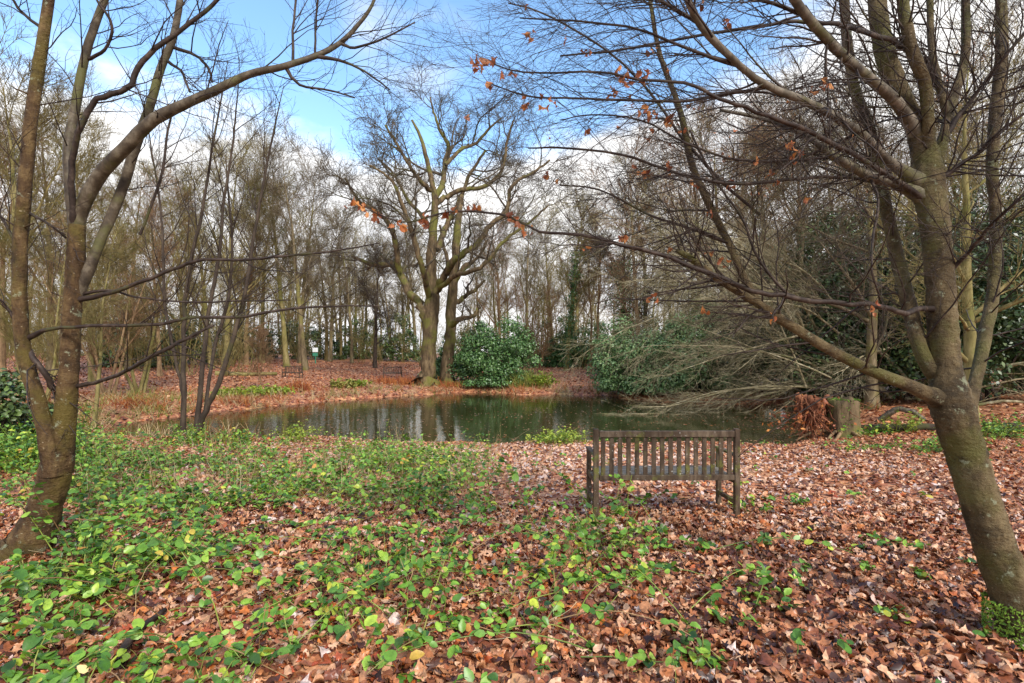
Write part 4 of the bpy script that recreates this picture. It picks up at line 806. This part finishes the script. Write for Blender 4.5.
# dark stick in the near litter
g0 = at(121, 664, 2.66); pts = [(119, 668), (122, 656), (132, 640), (148, 626), (165, 613)]
P = []
for a, b in pts: Y = H * F / (b - HY) * .985; x = (a - CX) / F * Y; P.append([x, Y, float(gz(x, Y)) + .06])
P = np.array(P); P, Rr = resample(P, np.linspace(.026, .014, len(P)), 12)
tag(Tubes().add(P, Rr, 9).build('fallen_stick', b_dark, None, P[0], bumpy=.06), 'dark bent stick lying in the brown leaves among the brambles', 'stick')
# moss crowned stump and torn root plate on the side bank
g = gpt(843, 14.4); g[2] -= .05; stp = empty('tree_stump', tuple(g)); tag(stp, 'grey mossy cut stump standing beside the torn root plate at the water', 'tree stump')
hh = np.array([-.1, .05, .2, .5, .9, 1.13, 1.16]); rr = np.array([.62, .5, .42, .38, .37, .38, .30]); na = 40; a = np.linspace(0, 2 * np.pi, na, endpoint=False)
lobe = 1 + .07 * np.sin(a * 5 + 1) + .05 * np.sin(a * 9) + rng.normal(size=na) * .035; V = np.stack([(rr[:, None] * lobe * np.cos(a)), (rr[:, None] * lobe * np.sin(a)), hh[:, None] + (.05 * np.sin(a * 3) + rng.normal(size=na) * .03)[None] * (hh[:, None] > 1)], -1).reshape(-1, 3)
i = np.arange(len(hh) - 1)[:, None] * na; j = np.arange(na)[None]; j2 = (j + 1) % na; q = np.stack([i + j, i + j2, i + na + j2, i + na + j], -1).reshape(-1, 4); cap = (np.arange(na) + (len(hh) - 1) * na)[None]
V *= np.array([1.05, 1.05, .98]); mesh_np('trunk', V, [q, cap], b_oak, stp, True)
n = 700; an = rng.uniform(0, 6.28, n); r_ = np.sqrt(rng.random(n)) * .42; q = np.stack([np.cos(an) * r_, np.sin(an) * r_, np.full(n, 1.15)], 1); q[n // 2:, :2] = np.stack([np.cos(an[n // 2:]), np.sin(an[n // 2:])], 1) * .4; q[n // 2:, 2] = rng.uniform(.3, 1.15, n - n // 2)
V, Fc, vp = leaves(q, rng.normal(size=(n, 3)) + np.array([0, 0, 1.]), .06, 'rhomb'); leaf_obj('moss', [(V, Fc, vp, rng.random(n) * .6)], m_moss, stp)
sn = 14; S_ = paths(np.stack([np.cos(np.arange(sn)) * .35, np.sin(np.arange(sn)) * .35, np.full(sn, .25)], 1), np.stack([np.cos(np.arange(sn)), np.sin(np.arange(sn)), np.full(sn, -.15)], 1), rng.uniform(.5, 1.2, sn), 7, .12, (0, 0, -.08)); Tubes().add(S_, np.linspace(.06, .015, 7)[None] * np.ones((sn, 1)), 6).build('root', b_red, stp)
m_rot = bark('rotten_orange_wood', (.05, .02, .012), (.17, .06, .03), (.32, .14, .07), (.3, .12, .05), .3, 7, (1, 1, .3), .03, .9)
g = gpt(818, 14.6); rp = empty('root_plate', tuple(g)); tag(rp, 'torn rusty orange root plate leaning between the water and the grey stump', 'tree stump')
n = 170; P0 = np.stack([rng.uniform(-.5, .6, n), rng.uniform(-.25, .35, n), rng.uniform(.7, 1.25, n)], 1); D0 = rng.normal(size=(n, 3)) * .4 + np.array([-.15, -.15, -1]); S_ = paths(P0, D0, rng.uniform(.3, 1.3, n), 8, .3, (-.02, 0, -.05)); Tubes().add(S_, np.linspace(.03, .006, 8)[None] * rng.uniform(.3, 1.3, (n, 1)), 4).build('root', m_rot, rp, bumpy=.1)
n = 10; P0 = np.stack([rng.uniform(-.35, .5, n), rng.uniform(-.2, .3, n), rng.uniform(.7, .9, n)], 1); S_ = paths(P0, rng.normal(size=(n, 3)) * .3 + np.array([0, 0, 1]), rng.uniform(.25, .5, n), 5, .15); Tubes().add(S_, np.linspace(.16, .07, 5)[None] * np.ones((n, 1)), 7).build('trunk', m_rot, rp, bumpy=.15)
V, Fc, vp = leaves(rng.normal(size=(500, 3)) * np.array([.5, .3, .22]) + np.array([-.1, 0, .5]), rng.normal(size=(500, 3)), rng.uniform(.05, .16, 500), 'rhomb'); leaf_obj('foliage', [(V, Fc, vp, rng.random(500))], m_fern, rp)
# dark rotting logs on the side bank
for i, (pa, ya, pb, yb, rad, mt_, lb) in enumerate([(862, 14.6, 935, 13.9, .13, b_black, 'blackish rotting log on the side bank beside the stump'), (985, 13.2, 1045, 12.7, .16, b_black, 'blackish log behind the leaning tree at the clearing edge'), (880, 16.5, 925, 15.6, .10, b_rlimb, 'pale bowed log end rising out of the leaves behind the stump')]):
    a0 = gpt(pa, ya); a1 = gpt(pb, yb); A = np.linspace(a0, a1, 9); A[:, 2] = gz(A[:, 0], A[:, 1]) + rad * .8 + (np.sin(np.linspace(0, np.pi, 9)) * .35 if i == 2 else 0); A[1:-1] += rng.normal(size=(7, 3)) * .02
    tag(Tubes().add(A, np.linspace(rad, rad * .7, 9), 9).build('rotting_log', mt_, None, A[0], bumpy=.1), lb, 'log', 'logs on the side bank')
# sign post
m, t, p = new_mat('white_paint'); p.inputs['Base Color'].default_value = (.75, .8, .82, 1); m_sign = m
m, t, p = new_mat('green_paint'); p.inputs['Base Color'].default_value = (.04, .22, .14, 1); m_post = m
g = gpt(315.5, 58); sg = empty('sign_post', tuple(g)); tag(sg, 'small white and green notice on a post under the far trees', 'sign')
box_obj('post', [(0, 0, .9, .10, .10, 1.8)], m_post, sg); box_obj('panel', [(0, -.08, 1.6, .62, .04, .5)], m_sign, sg); box_obj('panel', [(0, -.083, 1.06, .60, .04, .36)], m_post, sg)

# tufts -------------------------------------------------------------
def tuft(name, px, Y, n, h_, w, mat, label, cat, broad=False, group=None, rz=.5, sd=0):
    g = gpt(px, Y); root = empty(name, tuple(g)); tag(root, label, cat, group)
    P0 = rng.normal(size=(n, 3)) * np.array([w * .35, w * .22, 0]); P0[:, 2] = 0; D0 = rng.normal(size=(n, 3)) * rz; D0[:, 2] = 1
    S_ = paths(P0, D0, rng.uniform(.5, 1.1, n) * h_, 6, .1, (0, 0, -.12)); tb_ = Tubes().add(S_, np.linspace(.010, .003, 6)[None] * np.ones((n, 1)) * max(Y / 20, .5), 3).build('foliage', mat, root)
    if broad:
        q = S_[:, 2:].reshape(-1, 3); q = q[rng.integers(0, len(q), n * 7)] + rng.normal(size=(n * 7, 3)) * .04; nn = rng.normal(size=q.shape) * .5; nn[:, 2] = 1
        V, Fc, vp = leaves(q, nn, rng.uniform(.05, .12, len(q)) * max(Y / 16, .8), 'oval'); leaf_obj('foliage', [(V, Fc, vp, rng.random(len(q)))], mat, root)
    return root
tuft('leafy_plant', 562, 12.6, 70, .38, 1.1, m_lime, 'lime green leafy plant at the pond edge beside the bench', 'plant', True)
tuft('leafy_plant', 547, 13, 40, .25, .8, m_lime, 'small yellow green sprig at the pond edge, farther from the bench', 'plant', True)
for px, Y, n, hh, w, mt_, br, lb in [
 (300, 30, 260, .75, 1.5, m_fern, False, 'rusty brown tussock on the far water edge below the dark bench'), (410, 36, 300, .8, 2.6, m_fern, False, 'long rusty orange tussock between far bench and oak foot'), (385, 36.5, 160, .6, 1.6, m_fern, False, 'rusty tussock on the water edge below the light far bench'),
 (240, 26.5, 90, .5, 1.8, m_lime, True, 'bright green plant clump on the far water edge near the log'), (268, 27.5, 90, .5, 1.5, m_lime, True, 'bright green clump between log and rusty tussock'), (345, 32.5, 80, .6, 1.0, m_grass, True, 'olive leafy tussock on the far edge between both far benches'),
 (358, 33.5, 50, .5, .8, m_lime, True, 'green sprig on the far edge midway between far benches'), (528, 35, 280, 1.3, 1.9, m_grass, False, 'tall yellow olive grass tussock before the big rhododendron'), (541, 34.6, 90, 1.0, .9, m_lime, True, 'lime green plant on the bank point beside the tall tussock'),
 (470, 36, 220, .6, 2.8, m_grass, False, 'long low olive tussock at the rhododendron foot'), (450, 35.5, 140, .5, 1.4, m_fern, False, 'rusty tussock at the foot of the slim tree by the oak'), (135, 21, 160, .7, 1.6, m_fern, False, 'dark rusty tussock at the near end of the pond'),
 (148, 23, 200, .5, 3, m_grass, False, 'olive grass tussock beyond the near end of the pond'), (903, 14, 26, .7, .6, m_lime, True, 'yellow green shrub between dark log and leaning tree'), (868, 14.2, 60, .35, 1.0, m_bramble, True, 'low green plant at the foot of the grey stump'), (1000, 12.4, 90, .6, 1.6, m_bramble, True, 'green leafy plant beside the log behind the leaning tree'), (60, 8, 120, .9, 1.2, m_bramble, True, 'leafy green shrub behind the fork of the twin stemmed tree'), (10, 7.5, 120, .7, 1.2, m_bramble, True, 'leafy green shrub outside the twin stemmed tree'),
 (190, 12.0, 60, .5, .9, m_bramble, True, 'green leafy plant at the foot of the dark thin stems'), (235, 12.3, 50, .35, .8, m_bramble, True, 'green leafy plant at the pond edge next to the dark thin stems'), (300, 13.0, 40, .5, .6, m_lime, True, 'light green sprig rising before the water among straw stems')]:
    tuft('leafy_plant' if br else 'grass_tussock', px, Y, n, hh, w, mt_, lb, 'plant', br, 'plants round the pond')
